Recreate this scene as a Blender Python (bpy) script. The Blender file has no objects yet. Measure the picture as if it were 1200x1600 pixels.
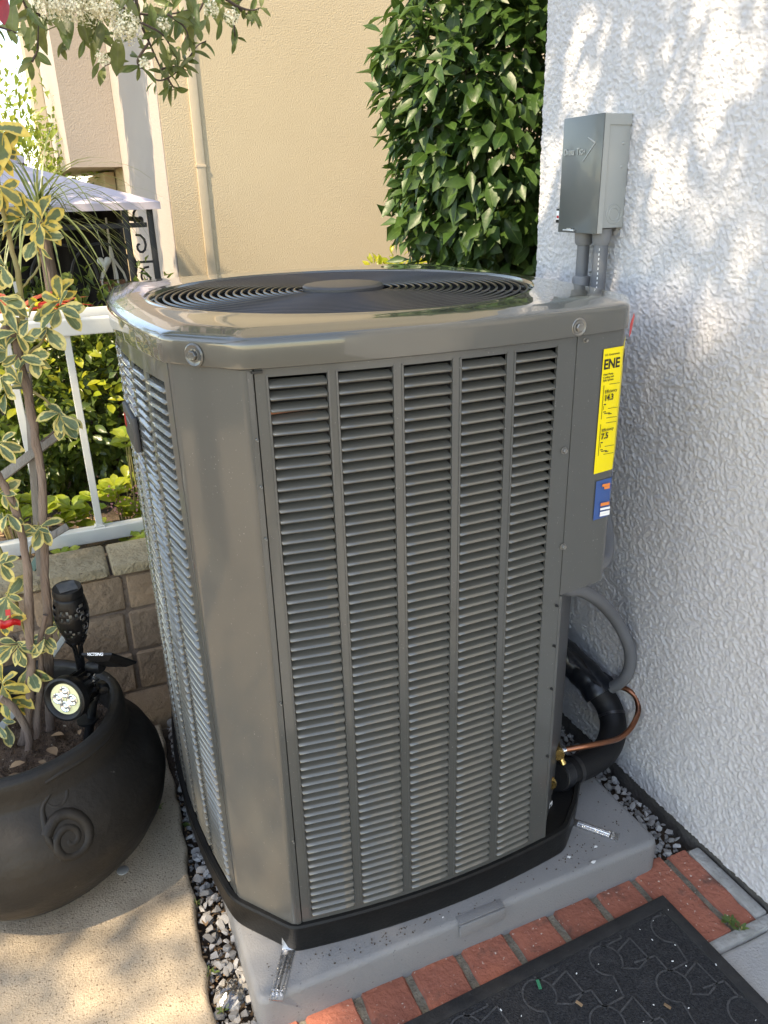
import bpy, bmesh, math, random
import numpy as np
from mathutils import Vector, Matrix, Euler, Quaternion
random.seed(11); rng = np.random.default_rng(5)
R = math.radians; PI = math.pi
SC = bpy.context.scene; COL = SC.collection

# ------------------------------------------------------------------ camera, sky, sun, exposure
CH = 1.2; YAW, PITCH, ROLL, FPX = 0.4032838, 0.3882641, -0.0264702, 1215.0
_f = Vector((math.sin(YAW)*math.cos(PITCH), math.cos(YAW)*math.cos(PITCH), -math.sin(PITCH)))
_r = Vector((math.cos(YAW), -math.sin(YAW), 0)); _u = _r.cross(_f)
_r2 = math.cos(ROLL)*_r + math.sin(ROLL)*_u; _u2 = -math.sin(ROLL)*_r + math.cos(ROLL)*_u
cam = bpy.data.cameras.new('camera'); co = bpy.data.objects.new('camera', cam); COL.objects.link(co)
M = Matrix((( _r2.x, _u2.x, -_f.x), (_r2.y, _u2.y, -_f.y), (_r2.z, _u2.z, -_f.z))).to_4x4()
M.translation = (0, 0, CH); co.matrix_world = M
cam.sensor_fit = 'VERTICAL'; cam.sensor_height = 24; cam.lens = FPX/1600*24; cam.clip_end = 400; cam.clip_start = 0.02
SC.camera = co

SUN_AZ, SUN_EL = R(-109), R(55)          # azimuth clockwise from +Y
to_sun = Vector((math.sin(SUN_AZ)*math.cos(SUN_EL), math.cos(SUN_AZ)*math.cos(SUN_EL), math.sin(SUN_EL)))
W = bpy.data.worlds.new('World'); SC.world = W; W.use_nodes = True
nt = W.node_tree; nt.nodes.clear()
wo = nt.nodes.new('ShaderNodeOutputWorld'); bg = nt.nodes.new('ShaderNodeBackground'); sk = nt.nodes.new('ShaderNodeTexSky')
sk.sky_type = 'NISHITA'; sk.sun_disc = False; sk.sun_elevation = SUN_EL; sk.sun_rotation = SUN_AZ % (2*PI); sk.dust_density = .3; sk.air_density = .9; sk.ozone_density = 1.2
bg.inputs['Strength'].default_value = 0.15
nt.links.new(sk.outputs[0], bg.inputs[0]); nt.links.new(bg.outputs[0], wo.inputs[0])
sl = bpy.data.lights.new('sun', 'SUN'); sl.energy = 2.4; sl.angle = R(0.53); sl.color = (1, .93, .82)
so = bpy.data.objects.new('sun', sl); COL.objects.link(so)
so.rotation_euler = (-to_sun).to_track_quat('-Z', 'Y').to_euler(); so.location = to_sun*10
SC.view_settings.view_transform = 'Standard'; SC.view_settings.look = 'None'
SC.view_settings.gamma = 1; SC.view_settings.use_curve_mapping = False
SC.view_settings.exposure = 2.08
SC.view_settings.use_white_balance = True; SC.view_settings.white_balance_temperature = 8600; SC.view_settings.white_balance_tint = 10

def at(px, py, Y=None, X=None, Z=None):
    """world point on the ray of a photo pixel (1200x1600) at a given depth plane"""
    d = _r2*((px-600)/FPX) + _u2*(-(py-800)/FPX) + _f
    if Y is not None: t = Y/d.y
    elif X is not None: t = X/d.x
    else: t = (Z-CH)/d.z
    return Vector((d.x*t, d.y*t, CH+d.z*t))

# ------------------------------------------------------------------ materials
MATS = {}
def nd(nt, typ, **kw):
    n = nt.nodes.new(typ)
    for k, v in kw.items():
        if k in n.inputs: n.inputs[k].default_value = v
        else: setattr(n, k, v)
    return n
def rgba(c): return (c[0], c[1], c[2], 1)
def pm(name, col, rough=.5, metal=0., col2=None, vscale=8., vamt=1., detail=5, bump=0., bscale=60., bdetail=4,
       spec=.5, coat=0., coatr=.1, rnd=0., speck=None, speck_scale=200., speck_t=.7, coords='world', stretch=None,
       stain=None, stain_scale=3., stain_t=(.5, .65), bump2=0., bscale2=8., trans=0., rvar=0., alpha=1., bdist=.01):
    """principled procedural material: two-tone noise, specks, stains, per-object variation, two bumps"""
    m = bpy.data.materials.new(name); m.use_nodes = True; t = m.node_tree; t.nodes.clear(); L = t.links.new
    out = nd(t, 'ShaderNodeOutputMaterial'); b = nd(t, 'ShaderNodeBsdfPrincipled')
    b.inputs['Roughness'].default_value = rough; b.inputs['Metallic'].default_value = metal
    b.inputs['Specular IOR Level'].default_value = spec; b.inputs['Coat Weight'].default_value = coat
    b.inputs['Coat Roughness'].default_value = coatr
    if trans: b.inputs['Transmission Weight'].default_value = trans
    if coords == 'world':
        g = nd(t, 'ShaderNodeNewGeometry'); vec = g.outputs['Position']
    else:
        g = nd(t, 'ShaderNodeTexCoord'); oi0 = nd(t, 'ShaderNodeObjectInfo')
        ad = nd(t, 'ShaderNodeVectorMath', operation='ADD'); sc0 = nd(t, 'ShaderNodeVectorMath', operation='SCALE')
        cb = nd(t, 'ShaderNodeCombineXYZ'); L(oi0.outputs['Random'], cb.inputs[0]); L(oi0.outputs['Random'], cb.inputs[1])
        L(cb.outputs[0], sc0.inputs[0]); sc0.inputs['Scale'].default_value = 37.
        L(g.outputs['Object'], ad.inputs[0]); L(sc0.outputs[0], ad.inputs[1]); vec = ad.outputs[0]
    if stretch:
        mp = nd(t, 'ShaderNodeMapping'); mp.inputs['Scale'].default_value = stretch; L(vec, mp.inputs[0]); vec = mp.outputs[0]
    def noise(scale, det=4, rough_=.55):
        n = nd(t, 'ShaderNodeTexNoise'); n.inputs['Scale'].default_value = scale; n.inputs['Detail'].default_value = det
        n.inputs['Roughness'].default_value = rough_; L(vec, n.inputs['Vector']); return n.outputs['Fac']
    def ramp(fac, a, c):
        r = nd(t, 'ShaderNodeMapRange'); r.inputs[1].default_value = a; r.inputs[2].default_value = c; L(fac, r.inputs[0]); return r.outputs[0]
    def mix(fac, a, c):
        x = nd(t, 'ShaderNodeMix', data_type='RGBA')
        if isinstance(fac, float): x.inputs[0].default_value = fac
        else: L(fac, x.inputs[0])
        for s, v in ((6, a), (7, c)):
            if isinstance(v, tuple): x.inputs[s].default_value = rgba(v)
            else: L(v, x.inputs[s])
        return x.outputs[2]
    c = tuple(col)
    if col2 is not None:
        f_ = ramp(noise(vscale, detail), .5-.25/max(vamt, .01), .5+.25/max(vamt, .01)); c = mix(f_, c, tuple(col2))
    if stain is not None: c = mix(ramp(noise(stain_scale, 6, .65), *stain_t), c, tuple(stain))
    if speck is not None: c = mix(ramp(noise(speck_scale, 2), speck_t, speck_t+.06), c, tuple(speck))
    if rnd:
        oi = nd(t, 'ShaderNodeObjectInfo'); hv = nd(t, 'ShaderNodeHueSaturation')
        mr = nd(t, 'ShaderNodeMapRange'); mr.inputs[3].default_value = 1-rnd; mr.inputs[4].default_value = 1+rnd
        L(oi.outputs['Random'], mr.inputs[0]); L(mr.outputs[0], hv.inputs['Value'])
        if isinstance(c, tuple): hv.inputs['Color'].default_value = rgba(c)
        else: L(c, hv.inputs['Color'])
        c = hv.outputs['Color']
    if isinstance(c, tuple): b.inputs['Base Color'].default_value = rgba(c)
    else: L(c, b.inputs['Base Color'])
    if rvar:
        mr = nd(t, 'ShaderNodeMapRange'); mr.inputs[3].default_value = max(.02, rough-rvar); mr.inputs[4].default_value = rough+rvar
        L(ramp(noise(vscale*1.7, 5), .3, .7), mr.inputs[0]); L(mr.outputs[0], b.inputs['Roughness'])
    nrm = None
    for amt, s in ((bump2, bscale2), (bump, bscale)):
        if amt:
            bp = nd(t, 'ShaderNodeBump'); bp.inputs['Strength'].default_value = amt; bp.inputs['Distance'].default_value = bdist
            L(noise(s, bdetail), bp.inputs['Height'])
            if nrm: L(nrm, bp.inputs['Normal'])
            nrm = bp.outputs['Normal']
    if nrm: L(nrm, b.inputs['Normal'])
    if nrm and coat: L(nrm, b.inputs['Coat Normal'])
    L(b.outputs[0], out.inputs[0]); MATS[name] = m; return m

def leafmat(name, ca, cb, rough=.35, trans=.35, tcol=None, margin=None, mwidth=.62, vein=None, spec=.5, back=None):
    m = bpy.data.materials.new(name); m.use_nodes = True; t = m.node_tree; t.nodes.clear(); L = t.links.new
    out = nd(t, 'ShaderNodeOutputMaterial'); b = nd(t, 'ShaderNodeBsdfPrincipled'); b.inputs['Roughness'].default_value = rough
    b.inputs['Specular IOR Level'].default_value = spec
    oi = nd(t, 'ShaderNodeObjectInfo'); g = nd(t, 'ShaderNodeNewGeometry')
    ad = nd(t, 'ShaderNodeMath', operation='ADD'); fr = nd(t, 'ShaderNodeMath', operation='FRACT')
    L(oi.outputs['Random'], ad.inputs[0]); L(g.outputs['Random Per Island'], ad.inputs[1]); L(ad.outputs[0], fr.inputs[0])
    x = nd(t, 'ShaderNodeMix', data_type='RGBA'); x.inputs[6].default_value = rgba(ca); x.inputs[7].default_value = rgba(cb); L(fr.outputs[0], x.inputs[0])
    c = x.outputs[2]
    nz = nd(t, 'ShaderNodeTexNoise'); nz.inputs['Scale'].default_value = 70; nz.inputs['Detail'].default_value = 3; L(g.outputs['Position'], nz.inputs['Vector'])
    if vein or margin:
        uv = nd(t, 'ShaderNodeUVMap'); sp = nd(t, 'ShaderNodeSeparateXYZ'); L(uv.outputs[0], sp.inputs[0])
        s1 = nd(t, 'ShaderNodeMath', operation='SUBTRACT'); s1.inputs[1].default_value = .5; L(sp.outputs[0], s1.inputs[0])
        ab = nd(t, 'ShaderNodeMath', operation='ABSOLUTE'); L(s1.outputs[0], ab.inputs[0])
        if vein:
            mr = nd(t, 'ShaderNodeMapRange'); mr.inputs[1].default_value = .05; mr.inputs[2].default_value = .0; L(ab.outputs[0], mr.inputs[0])
            y = nd(t, 'ShaderNodeMix', data_type='RGBA'); L(mr.outputs[0], y.inputs[0]); L(c, y.inputs[6]); y.inputs[7].default_value = rgba(vein); c = y.outputs[2]
        if margin:
            # distance from edge: max(|u|, 2*(v-.5)) with a noisy boundary
            v1 = nd(t, 'ShaderNodeMapRange'); v1.inputs[1].default_value = .55; v1.inputs[2].default_value = 1.05; v1.inputs[4].default_value = .5; L(sp.outputs[1], v1.inputs[0])
            mx = nd(t, 'ShaderNodeMath', operation='MAXIMUM'); L(ab.outputs[0], mx.inputs[0]); L(v1.outputs[0], mx.inputs[1])
            n2 = nd(t, 'ShaderNodeMath', operation='MULTIPLY_ADD'); n2.inputs[1].default_value = .6; n2.inputs[2].default_value = -.3; L(nz.outputs['Fac'], n2.inputs[0])
            su = nd(t, 'ShaderNodeMath', operation='ADD'); L(mx.outputs[0], su.inputs[0]); L(n2.outputs[0], su.inputs[1])
            mr = nd(t, 'ShaderNodeMapRange'); mr.inputs[1].default_value = mwidth*.5-.02; mr.inputs[2].default_value = mwidth*.5+.03; L(su.outputs[0], mr.inputs[0])
            y = nd(t, 'ShaderNodeMix', data_type='RGBA'); L(mr.outputs[0], y.inputs[0]); L(c, y.inputs[6]); y.inputs[7].default_value = rgba(margin); c = y.outputs[2]
    hv = nd(t, 'ShaderNodeHueSaturation'); L(c, hv.inputs['Color'])
    mr = nd(t, 'ShaderNodeMapRange'); mr.inputs[1].default_value = .3; mr.inputs[2].default_value = .7; mr.inputs[3].default_value = .8; mr.inputs[4].default_value = 1.2
    L(nz.outputs['Fac'], mr.inputs[0]); L(mr.outputs[0], hv.inputs['Value']); c = hv.outputs[0]
    L(c, b.inputs['Base Color'])
    bp = nd(t, 'ShaderNodeBump'); bp.inputs['Strength'].default_value = .25; bp.inputs['Distance'].default_value = .004; L(nz.outputs['Fac'], bp.inputs['Height']); L(bp.outputs[0], b.inputs['Normal'])
    tr = nd(t, 'ShaderNodeBsdfTranslucent'); mx2 = nd(t, 'ShaderNodeMixShader'); mx2.inputs[0].default_value = trans
    if tcol: tr.inputs[0].default_value = rgba(tcol)
    else:
        h2 = nd(t, 'ShaderNodeHueSaturation'); h2.inputs['Hue'].default_value = .485; h2.inputs['Value'].default_value = 1.7; L(c, h2.inputs['Color']); L(h2.outputs[0], tr.inputs[0])
    L(b.outputs[0], mx2.inputs[1]); L(tr.outputs[0], mx2.inputs[2]); L(mx2.outputs[0], out.inputs[0]); MATS[name] = m; return m

# ------------------------------------------------------------------ object helpers
ORG = {}
def tag(o, label=None, cat=None, group=None, kind=None):
    if label: o['label'] = label
    if cat: o['category'] = cat
    if group: o['group'] = group
    if kind: o['kind'] = kind
    return o
def thing(name, loc, label, cat, group=None, kind=None):
    o = bpy.data.objects.new(name, None); o.empty_display_size = .05; COL.objects.link(o); o.location = loc
    ORG[o.name] = Vector(loc); return tag(o, label, cat, group, kind)
def origin(o): return ORG.get(o.name, Vector((0, 0, 0))) if o else Vector((0, 0, 0))
def child(o, parent):
    if parent: o.parent = parent
    return o
def place(name, me, parent, loc, rot=None, scale=None):
    """an object of shared mesh data at a world position"""
    o = bpy.data.objects.new(name, me); COL.objects.link(o); P = origin(parent)
    if isinstance(rot, Matrix): o.matrix_world = Matrix.Translation(Vector(loc)-P) @ rot.to_4x4()
    else:
        o.location = Vector(loc)-P
        if rot: o.rotation_euler = rot
    if scale: o.scale = scale if hasattr(scale, '__len__') else (scale,)*3
    return child(o, parent)
class MB:
    def __init__(s): s.v = []; s.f = []; s.mi = []; s.cur = 0; s.uv = None
    def add(s, vs, fs):
        k = len(s.v); s.v += [tuple(v) for v in vs]; s.f += [tuple(i+k for i in f) for f in fs]; s.mi += [s.cur]*len(fs); return s
    def box(s, c, d, rot=None, bev=0., taper=1.):
        hx, hy, hz = d[0]/2, d[1]/2, d[2]/2
        if bev:
            b = min(bev, hx*.9, hy*.9, hz*.9); vs = []; idx = {}
            bm = bmesh.new(); bmesh.ops.create_cube(bm, size=1)
            for v in bm.verts: v.co = Vector((v.co.x*d[0], v.co.y*d[1], v.co.z*d[2]))
            bmesh.ops.bevel(bm, geom=bm.edges[:], offset=b, segments=2, affect='EDGES', profile=.6)
            bm.verts.ensure_lookup_table(); vs = [v.co.copy() for v in bm.verts]; fs = [[v.index for v in f.verts] for f in bm.faces]; bm.free()
        else:
            vs = [Vector((sx*hx, sy*hy, sz*hz)) for sz in (-1, 1) for sy in (-1, 1) for sx in (-1, 1)]
            fs = [(0, 2, 3, 1), (4, 5, 7, 6), (0, 1, 5, 4), (2, 6, 7, 3), (0, 4, 6, 2), (1, 3, 7, 5)]
        c = Vector(c)
        if rot is not None:
            if not isinstance(rot, Matrix): rot = Euler(rot).to_matrix()
            vs = [rot@v for v in vs]
        return s.add([v+c for v in vs], fs)
    def prism(s, out, z0, z1, caps=True):
        n = len(out); vs = [(p[0], p[1], z0) for p in out]+[(p[0], p[1], z1) for p in out]
        fs = [(i, (i+1) % n, n+(i+1) % n, n+i) for i in range(n)]
        if caps: fs += [tuple(range(n-1, -1, -1)), tuple(range(n, 2*n))]
        return s.add(vs, fs)
    def rings(s, rings, closed=True, cap0=False, cap1=False):
        n = len(rings[0]); vs = [p for r in rings for p in r]; fs = []
        for k in range(len(rings)-1):
            for i in range(n if closed else n-1):
                j = (i+1) % n; fs.append((k*n+i, k*n+j, (k+1)*n+j, (k+1)*n+i))
        if cap0: fs.append(tuple(range(n-1, -1, -1)))
        if cap1: fs.append(tuple((len(rings)-1)*n+i for i in range(n)))
        return s.add(vs, fs)
    def lathe(s, prof, c=(0, 0, 0), n=32, rot=None, cap0=False, cap1=False):
        c = Vector(c); rs = []
        for r, z in prof:
            ring = [Vector((r*math.cos(2*PI*i/n), r*math.sin(2*PI*i/n), z)) for i in range(n)]
            if rot is not None: ring = [rot@p for p in ring]
            rs.append([p+c for p in ring])
        return s.rings(rs, True, cap0, cap1)
    def tube(s, pts, rad, n=8, caps=True, smooth=0):
        pts = [Vector(p) for p in pts]
        if not hasattr(rad, '__len__'): rad = [rad]*len(pts)
        if smooth:
            pts, rad = spline(pts, smooth, rad)
        rs = []; up = None
        for i, p in enumerate(pts):
            d = (pts[min(i+1, len(pts)-1)]-pts[max(i-1, 0)])
            d = d.normalized() if d.length > 1e-9 else Vector((0, 0, 1))
            if up is None: a = d.orthogonal().normalized()
            else:
                a = up-d*up.dot(d); a = a.normalized() if a.length > 1e-6 else d.orthogonal().normalized()
            up = a; b = d.cross(a)
            rs.append([p+(a*math.cos(2*PI*k/n)+b*math.sin(2*PI*k/n))*rad[i] for k in range(n)])
        return s.rings(rs, True, caps, caps)
    def mesh(s, name, mats, smooth=None):
        me = bpy.data.meshes.new(name); me.from_pydata(s.v, [], s.f)
        for m in (mats if isinstance(mats, (list, tuple)) else [mats]): me.materials.append(m)
        if any(s.mi): me.polygons.foreach_set('material_index', s.mi)
        if s.uv:
            ul = me.uv_layers.new(name='UVMap')
            for lp in me.loops: ul.data[lp.index].uv = s.uv[lp.vertex_index]
        me.update()
        if smooth is not None:
            me.shade_smooth()
            if smooth < 180: me.set_sharp_from_angle(angle=R(smooth))
        return me
    def build(s, name, mats, parent=None, smooth=None, fixn=True, off=None):
        P = origin(parent) if off is None else off
        if P.length: s.v = [(v[0]-P.x, v[1]-P.y, v[2]-P.z) for v in s.v]
        me = s.mesh(name, mats, None)
        if fixn:
            bm = bmesh.new(); bm.from_mesh(me); bmesh.ops.recalc_face_normals(bm, faces=bm.faces[:]); bm.to_mesh(me); bm.free()
        if smooth is not None:
            me.shade_smooth()
            if smooth < 180: me.set_sharp_from_angle(angle=R(smooth))
        o = bpy.data.objects.new(name, me); COL.objects.link(o); child(o, parent)
        if parent is not None: ORG[o.name] = P
        return o
def spline(pts, k, rad=None):
    P = [pts[0]*2-pts[1]]+pts+[pts[-1]*2-pts[-2]]; out = []; ro = []
    for i in range(1, len(P)-2):
        for j in range(k):
            t = j/k; a, b, c, d = P[i-1], P[i], P[i+1], P[i+2]
            out.append(.5*((2*b)+(c-a)*t+(2*a-5*b+4*c-d)*t*t+(3*b-a-3*c+d)*t**3))
            if rad: ro.append(rad[i-1]*(1-t)+rad[i]*t)
    out.append(pts[-1])
    if rad: ro.append(rad[-1])
    return out, ro
def frame(d, n):
    """rotation whose +Y is d and +Z is close to n"""
    y = Vector(d).normalized(); n = Vector(n); x = y.cross(n)
    x = x.normalized() if x.length > 1e-5 else y.orthogonal().normalized()
    z = x.cross(y); return Matrix((x, y, z)).transposed()
def leaf_mesh(name, L, Wd, m, n=6, fold=.25, curl=.25, obov=.0, wave=0.):
    """one leaf: base at the origin, along +Y, three columns; UV u across, v along"""
    b = MB(); b.uv = []
    for i in range(n+1):
        t = i/n; w = math.sin(PI*min(1, max(0, t))**(1+obov))**.75*Wd/2
        if i == 0: w = Wd*.04
        if i == n: w = Wd*.02
        y = L*t*(1-.12*curl*t); z = -curl*L*t*t*.5
        wv = wave*math.sin(t*9)*Wd*.1
        b.v += [(-w, y, z+fold*w+wv), (0, y, z), (w, y, z+fold*w-wv)]; b.uv += [(0, t), (.5, t), (1, t)]
    for i in range(n):
        k = 3*i; b.f += [(k, k+1, k+4, k+3), (k+1, k+2, k+5, k+4)]; b.mi += [0, 0]
    return b.mesh(name, m, 180)
TLO = np.array([(0, 0, 0), (-.5, .48, .12), (0, .5, 0), (.5, .48, .12), (0, 1, -.12)])
FLO = np.array([(0, 2, 1), (0, 3, 2), (1, 2, 4), (2, 3, 4)])
def leaf_cloud(name, m, P, D, N, L, Wd, parent=None, kind='stuff'):
    P = np.asarray(P, float); D = np.asarray(D, float); N = np.asarray(N, float); n = len(P)
    y = D/np.linalg.norm(D, axis=1, keepdims=True); x = np.cross(y, N); x /= np.maximum(np.linalg.norm(x, axis=1, keepdims=True), 1e-6); z = np.cross(x, y)
    L = np.broadcast_to(L, n); Wd = np.broadcast_to(Wd, n)
    V = P[:, None, :] + TLO[None, :, 0:1]*(x*Wd[:, None])[:, None, :] + TLO[None, :, 1:2]*(y*L[:, None])[:, None, :] + TLO[None, :, 2:3]*(z*L[:, None])[:, None, :]
    V -= np.array(origin(parent))
    F = (FLO[None]+5*np.arange(n)[:, None, None]).reshape(-1)
    me = bpy.data.meshes.new(name); me.vertices.add(5*n); me.vertices.foreach_set('co', V.reshape(-1))
    me.loops.add(len(F)); me.loops.foreach_set('vertex_index', F.astype(np.int32)); me.polygons.add(4*n)
    me.polygons.foreach_set('loop_start', np.arange(0, 12*n, 3, dtype=np.int32)); me.polygons.foreach_set('loop_total', np.full(4*n, 3, np.int32))
    me.materials.append(m); me.update(); me.validate(); me.shade_smooth()
    o = bpy.data.objects.new(name, me); COL.objects.link(o); child(o, parent)
    if kind: o['kind'] = kind
    return o
def text(body, size, m, parent, org, xd, yd, extrude=.0004, name='lettering', bold=0., sx=1.):
    c = bpy.data.curves.new('t', 'FONT'); c.body = body; c.size = size; c.extrude = extrude; c.offset = bold; c.space_character = 1.0
    o = bpy.data.objects.new('t', c); COL.objects.link(o)
    me = bpy.data.meshes.new_from_object(o.evaluated_get(bpy.context.evaluated_depsgraph_get())); bpy.data.objects.remove(o); bpy.data.curves.remove(c)
    me.name = name; me.materials.clear(); me.materials.append(m)
    x = Vector(xd).normalized(); y = Vector(yd).normalized(); z = x.cross(y); mt = Matrix((x*sx, y, z)).transposed().to_4x4(); mt.translation = Vector(org)-origin(parent)
    me.transform(mt); ob = bpy.data.objects.new(name, me); COL.objects.link(ob); return child(ob, parent)
def vnoise(nx, ny, cell, seed):
    """smooth value noise on an nx x ny grid with the given cell size in samples"""
    r = np.random.default_rng(seed); gx, gy = int(nx/cell)+3, int(ny/cell)+3; g = r.random((gx, gy))
    X = np.arange(nx)/cell; Y = np.arange(ny)/cell; i = X.astype(int); j = Y.astype(int)
    s = lambda t: t*t*(3-2*t); u = s(X-i)[:, None]; v = s(Y-j)[None, :]
    return (g[i][:, j]*(1-u)+g[i+1][:, j]*u)*(1-v)+(g[i][:, j+1]*(1-u)+g[i+1][:, j+1]*u)*v

# ------------------------------------------------------------------ the materials of the place
m_paint = pm('taupe_gloss_paint', (.069, .071, .067), rough=.34, spec=.4, coat=.6, coatr=.05, rvar=.05, speck=(.2, .2, .185), speck_scale=330, speck_t=.70, bump=.014, bscale=26, bdetail=2, col2=(.074, .076, .072), vscale=3, bump2=.01, bscale2=240)
m_slat = pm('louver_paint', (.108, .104, .090), rough=.2, spec=.4, coat=.85, coatr=.06, bump=.05, bscale=30, bdetail=2)
m_lid = pm('lid_paint', (.075, .074, .064), rough=.2, coat=1., coatr=.025, bump=.016, bscale=14, bdetail=2)
m_black = pm('black_plastic', (.006, .006, .006), rough=.45, spec=.22, col2=(.010, .010, .010), vscale=30, speck=(.2, .2, .2), speck_scale=260, speck_t=.76, bump=.1, bscale=180)
m_wire = pm('black_wire', (.014, .014, .016), rough=.28, spec=.6)
m_hub = pm('hub_plastic', (.05, .05, .053), rough=.4, bump=.08, bscale=500)
m_fan = pm('fan_blade', (.09, .095, .11), rough=.3, spec=.6)
m_coil = pm('coil_fins', (.006, .006, .006), rough=.7, col2=(.02, .02, .019), vscale=500, detail=2, stretch=(1, 1, .02))
m_zinc = pm('galvanised_steel', (.62, .63, .64), rough=.28, metal=1., col2=(.5, .51, .53), vscale=60, bump=.1, bscale=150, rvar=.1)
m_screw = pm('screw_metal', (.22, .215, .2), rough=.35, metal=.7)
m_copper = pm('copper', (.48, .2, .11), rough=.34, metal=1., col2=(.24, .1, .06), vscale=26, vamt=.8, stain=(.1, .06, .05), stain_scale=14, stain_t=(.6, .72))
m_brass = pm('brass', (.75, .52, .2), rough=.25, metal=1., col2=(.6, .4, .14), vscale=40)
m_foam = pm('black_foam', (.008, .008, .009), rough=.55, spec=.3, bump=.08, bscale=300)
m_bag = pm('black_tape', (.007, .008, .011), rough=.33, bump=.3, bscale=24, bdist=.006)
m_conduit = pm('grey_conduit', (.13, .135, .145), rough=.45, bump=.05, bscale=200)
m_conduit2 = pm('grey_fitting', (.2, .2, .205), rough=.45, bump=.05, bscale=200)
m_box = pm('box_enamel', (.33, .34, .325), rough=.3, coat=.4, bump=.03, bscale=60)
m_cover = pm('cover_dark_reflection', (.09, .099, .096), rough=.32, coat=.35, coatr=.1, bump=.03, bscale=30, bdetail=2)  # box enamel darkened for the greenery its front reflects
m_pad = pm('grey_pad_plastic', (.18, .18, .182), rough=.5, col2=(.2, .2, .202), vscale=7, speck=(.06, .06, .06), speck_scale=170, speck_t=.69, bump=.2, bscale=300, rvar=.06)
m_yellow = pm('yellow_label', (.9, .72, .01), rough=.35)
m_blue = pm('blue_label', (.03, .09, .28), rough=.35)
m_ink = pm('ink', (.012, .012, .012), rough=.5)
m_white = pm('white_print', (.8, .8, .8), rough=.5)
m_orange = pm('orange_print', (.75, .22, .05), rough=.5)
m_red = pm('red_plastic', (.5, .012, .015), rough=.35, trans=.0)
m_stucco = pm('white_stucco', (.55, .54, .545), rough=.9, col2=(.49, .48, .488), vscale=2.5, bump=.5, bscale=420, bdist=.004, spec=.2, stain=(.45, .44, .44), stain_scale=1.7, stain_t=(.62, .8))
m_stucco_far = pm('white_stucco_coarse', (.55, .54, .545), rough=.9, col2=(.49, .48, .488), vscale=2.5, bump=1., bscale=110, bdist=.01, spec=.2)
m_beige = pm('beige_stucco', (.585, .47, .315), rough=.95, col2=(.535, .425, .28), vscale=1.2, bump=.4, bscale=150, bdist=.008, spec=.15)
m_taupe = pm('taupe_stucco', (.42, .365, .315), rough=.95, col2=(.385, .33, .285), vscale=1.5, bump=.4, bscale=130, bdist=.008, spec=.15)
m_trim = pm('cream_trim', (.62, .50, .35), rough=.6, bump=.1, bscale=40)
m_concrete = pm('patio_concrete', (.58, .47, .34), rough=.95, col2=(.44, .355, .255), vscale=11, vamt=1.1, stain=(.25, .195, .14), stain_scale=3.4, stain_t=(.5, .74), speck=(.2, .15, .1), speck_scale=240, speck_t=.60, bump=.5, bscale=300, bdist=.004, bump2=.2, bscale2=14)
m_concrete2 = pm('walk_concrete', (.44, .43, .41), rough=.95, col2=(.36, .355, .35), vscale=12, speck=(.2, .19, .18), speck_scale=240, speck_t=.68, bump=.5, bscale=220, bdist=.005)
m_footing = pm('dark_footing', (.06, .055, .05), rough=.9, col2=(.12, .11, .1), vscale=18, bump=.7, bscale=60)  # dark two-tone concrete with a rough bump
m_brick = pm('red_brick', (.37, .125, .078), rough=.9, col2=(.27, .088, .058), vscale=22, vamt=1., speck=(.55, .45, .38), speck_scale=150, speck_t=.67, stain=(.1, .058, .046), stain_scale=14, stain_t=(.55, .72), bump=.7, bscale=110, bdist=.006, bump2=.5, bscale2=24, rnd=.22)
m_mortar = pm('mortar', (.26, .235, .185), rough=.95, col2=(.11, .1, .08), vscale=45, speck=(.55, .52, .46), speck_scale=180, speck_t=.68, bump=.9, bscale=150, bdist=.008)
m_efflo = pm('pale_grout', (.42, .41, .39), rough=.95, col2=(.25, .24, .22), vscale=30, bump=.8, bscale=120, bdist=.006)
m_block = pm('tan_block', (.38, .265, .175), rough=.9, col2=(.29, .195, .125), vscale=7, vamt=.9, speck=(.1, .06, .04), speck_scale=140, speck_t=.7, bump=.7, bscale=55, bdist=.01, rnd=.2, stain=(.12, .08, .06), stain_scale=5, stain_t=(.6, .8))
m_cap = pm('tan_cap', (.36, .29, .18), rough=.95, col2=(.25, .19, .11), vscale=9, bump=1., bscale=45, bdist=.014, speck=(.12, .09, .06), speck_scale=120, speck_t=.69, rnd=.1)
m_blockmortar = pm('block_mortar', (.27, .195, .14), rough=.95, col2=(.19, .135, .1), vscale=20, bump=.6, bscale=80)
m_stone = pm('grey_gravel', (.37, .36, .35), rough=.85, col2=(.26, .255, .25), vscale=45, coords='obj', rnd=.42, bump=.5, bscale=120, bdist=.004, speck=(.45, .44, .42), speck_scale=150, speck_t=.7)
m_dirt = pm('dark_dirt', (.055, .038, .026), rough=1, col2=(.1, .07, .048), vscale=40, speck=(.3, .25, .19), speck_scale=190, speck_t=.7, bump=1., bscale=90, bdist=.015)
m_soil = pm('pot_soil', (.05, .03, .02), rough=1, col2=(.12, .075, .045), vscale=60, vamt=1.2, speck=(.4, .33, .24), speck_scale=120, speck_t=.69, bump=1., bscale=80, bdist=.02)
m_ground = pm('far_ground', (.16, .14, .11), rough=1, col2=(.11, .1, .08), vscale=3)
m_pot = pm('black_pot_glaze', (.011, .0098, .0086), rough=.5, spec=.28, col2=(.024, .021, .018), vscale=6, stain=(.05, .045, .04), stain_scale=5, stain_t=(.56, .8), speck=(.3, .28, .25), speck_scale=55, speck_t=.775, bump=.16, bscale=70, rvar=.1)
m_rubber = pm('mat_rubber', (.016, .016, .017), rough=.6, spec=.3, col2=(.035, .034, .034), vscale=40, speck=(.2, .18, .15), speck_scale=200, speck_t=.74, bump=.25, bscale=200)
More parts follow.
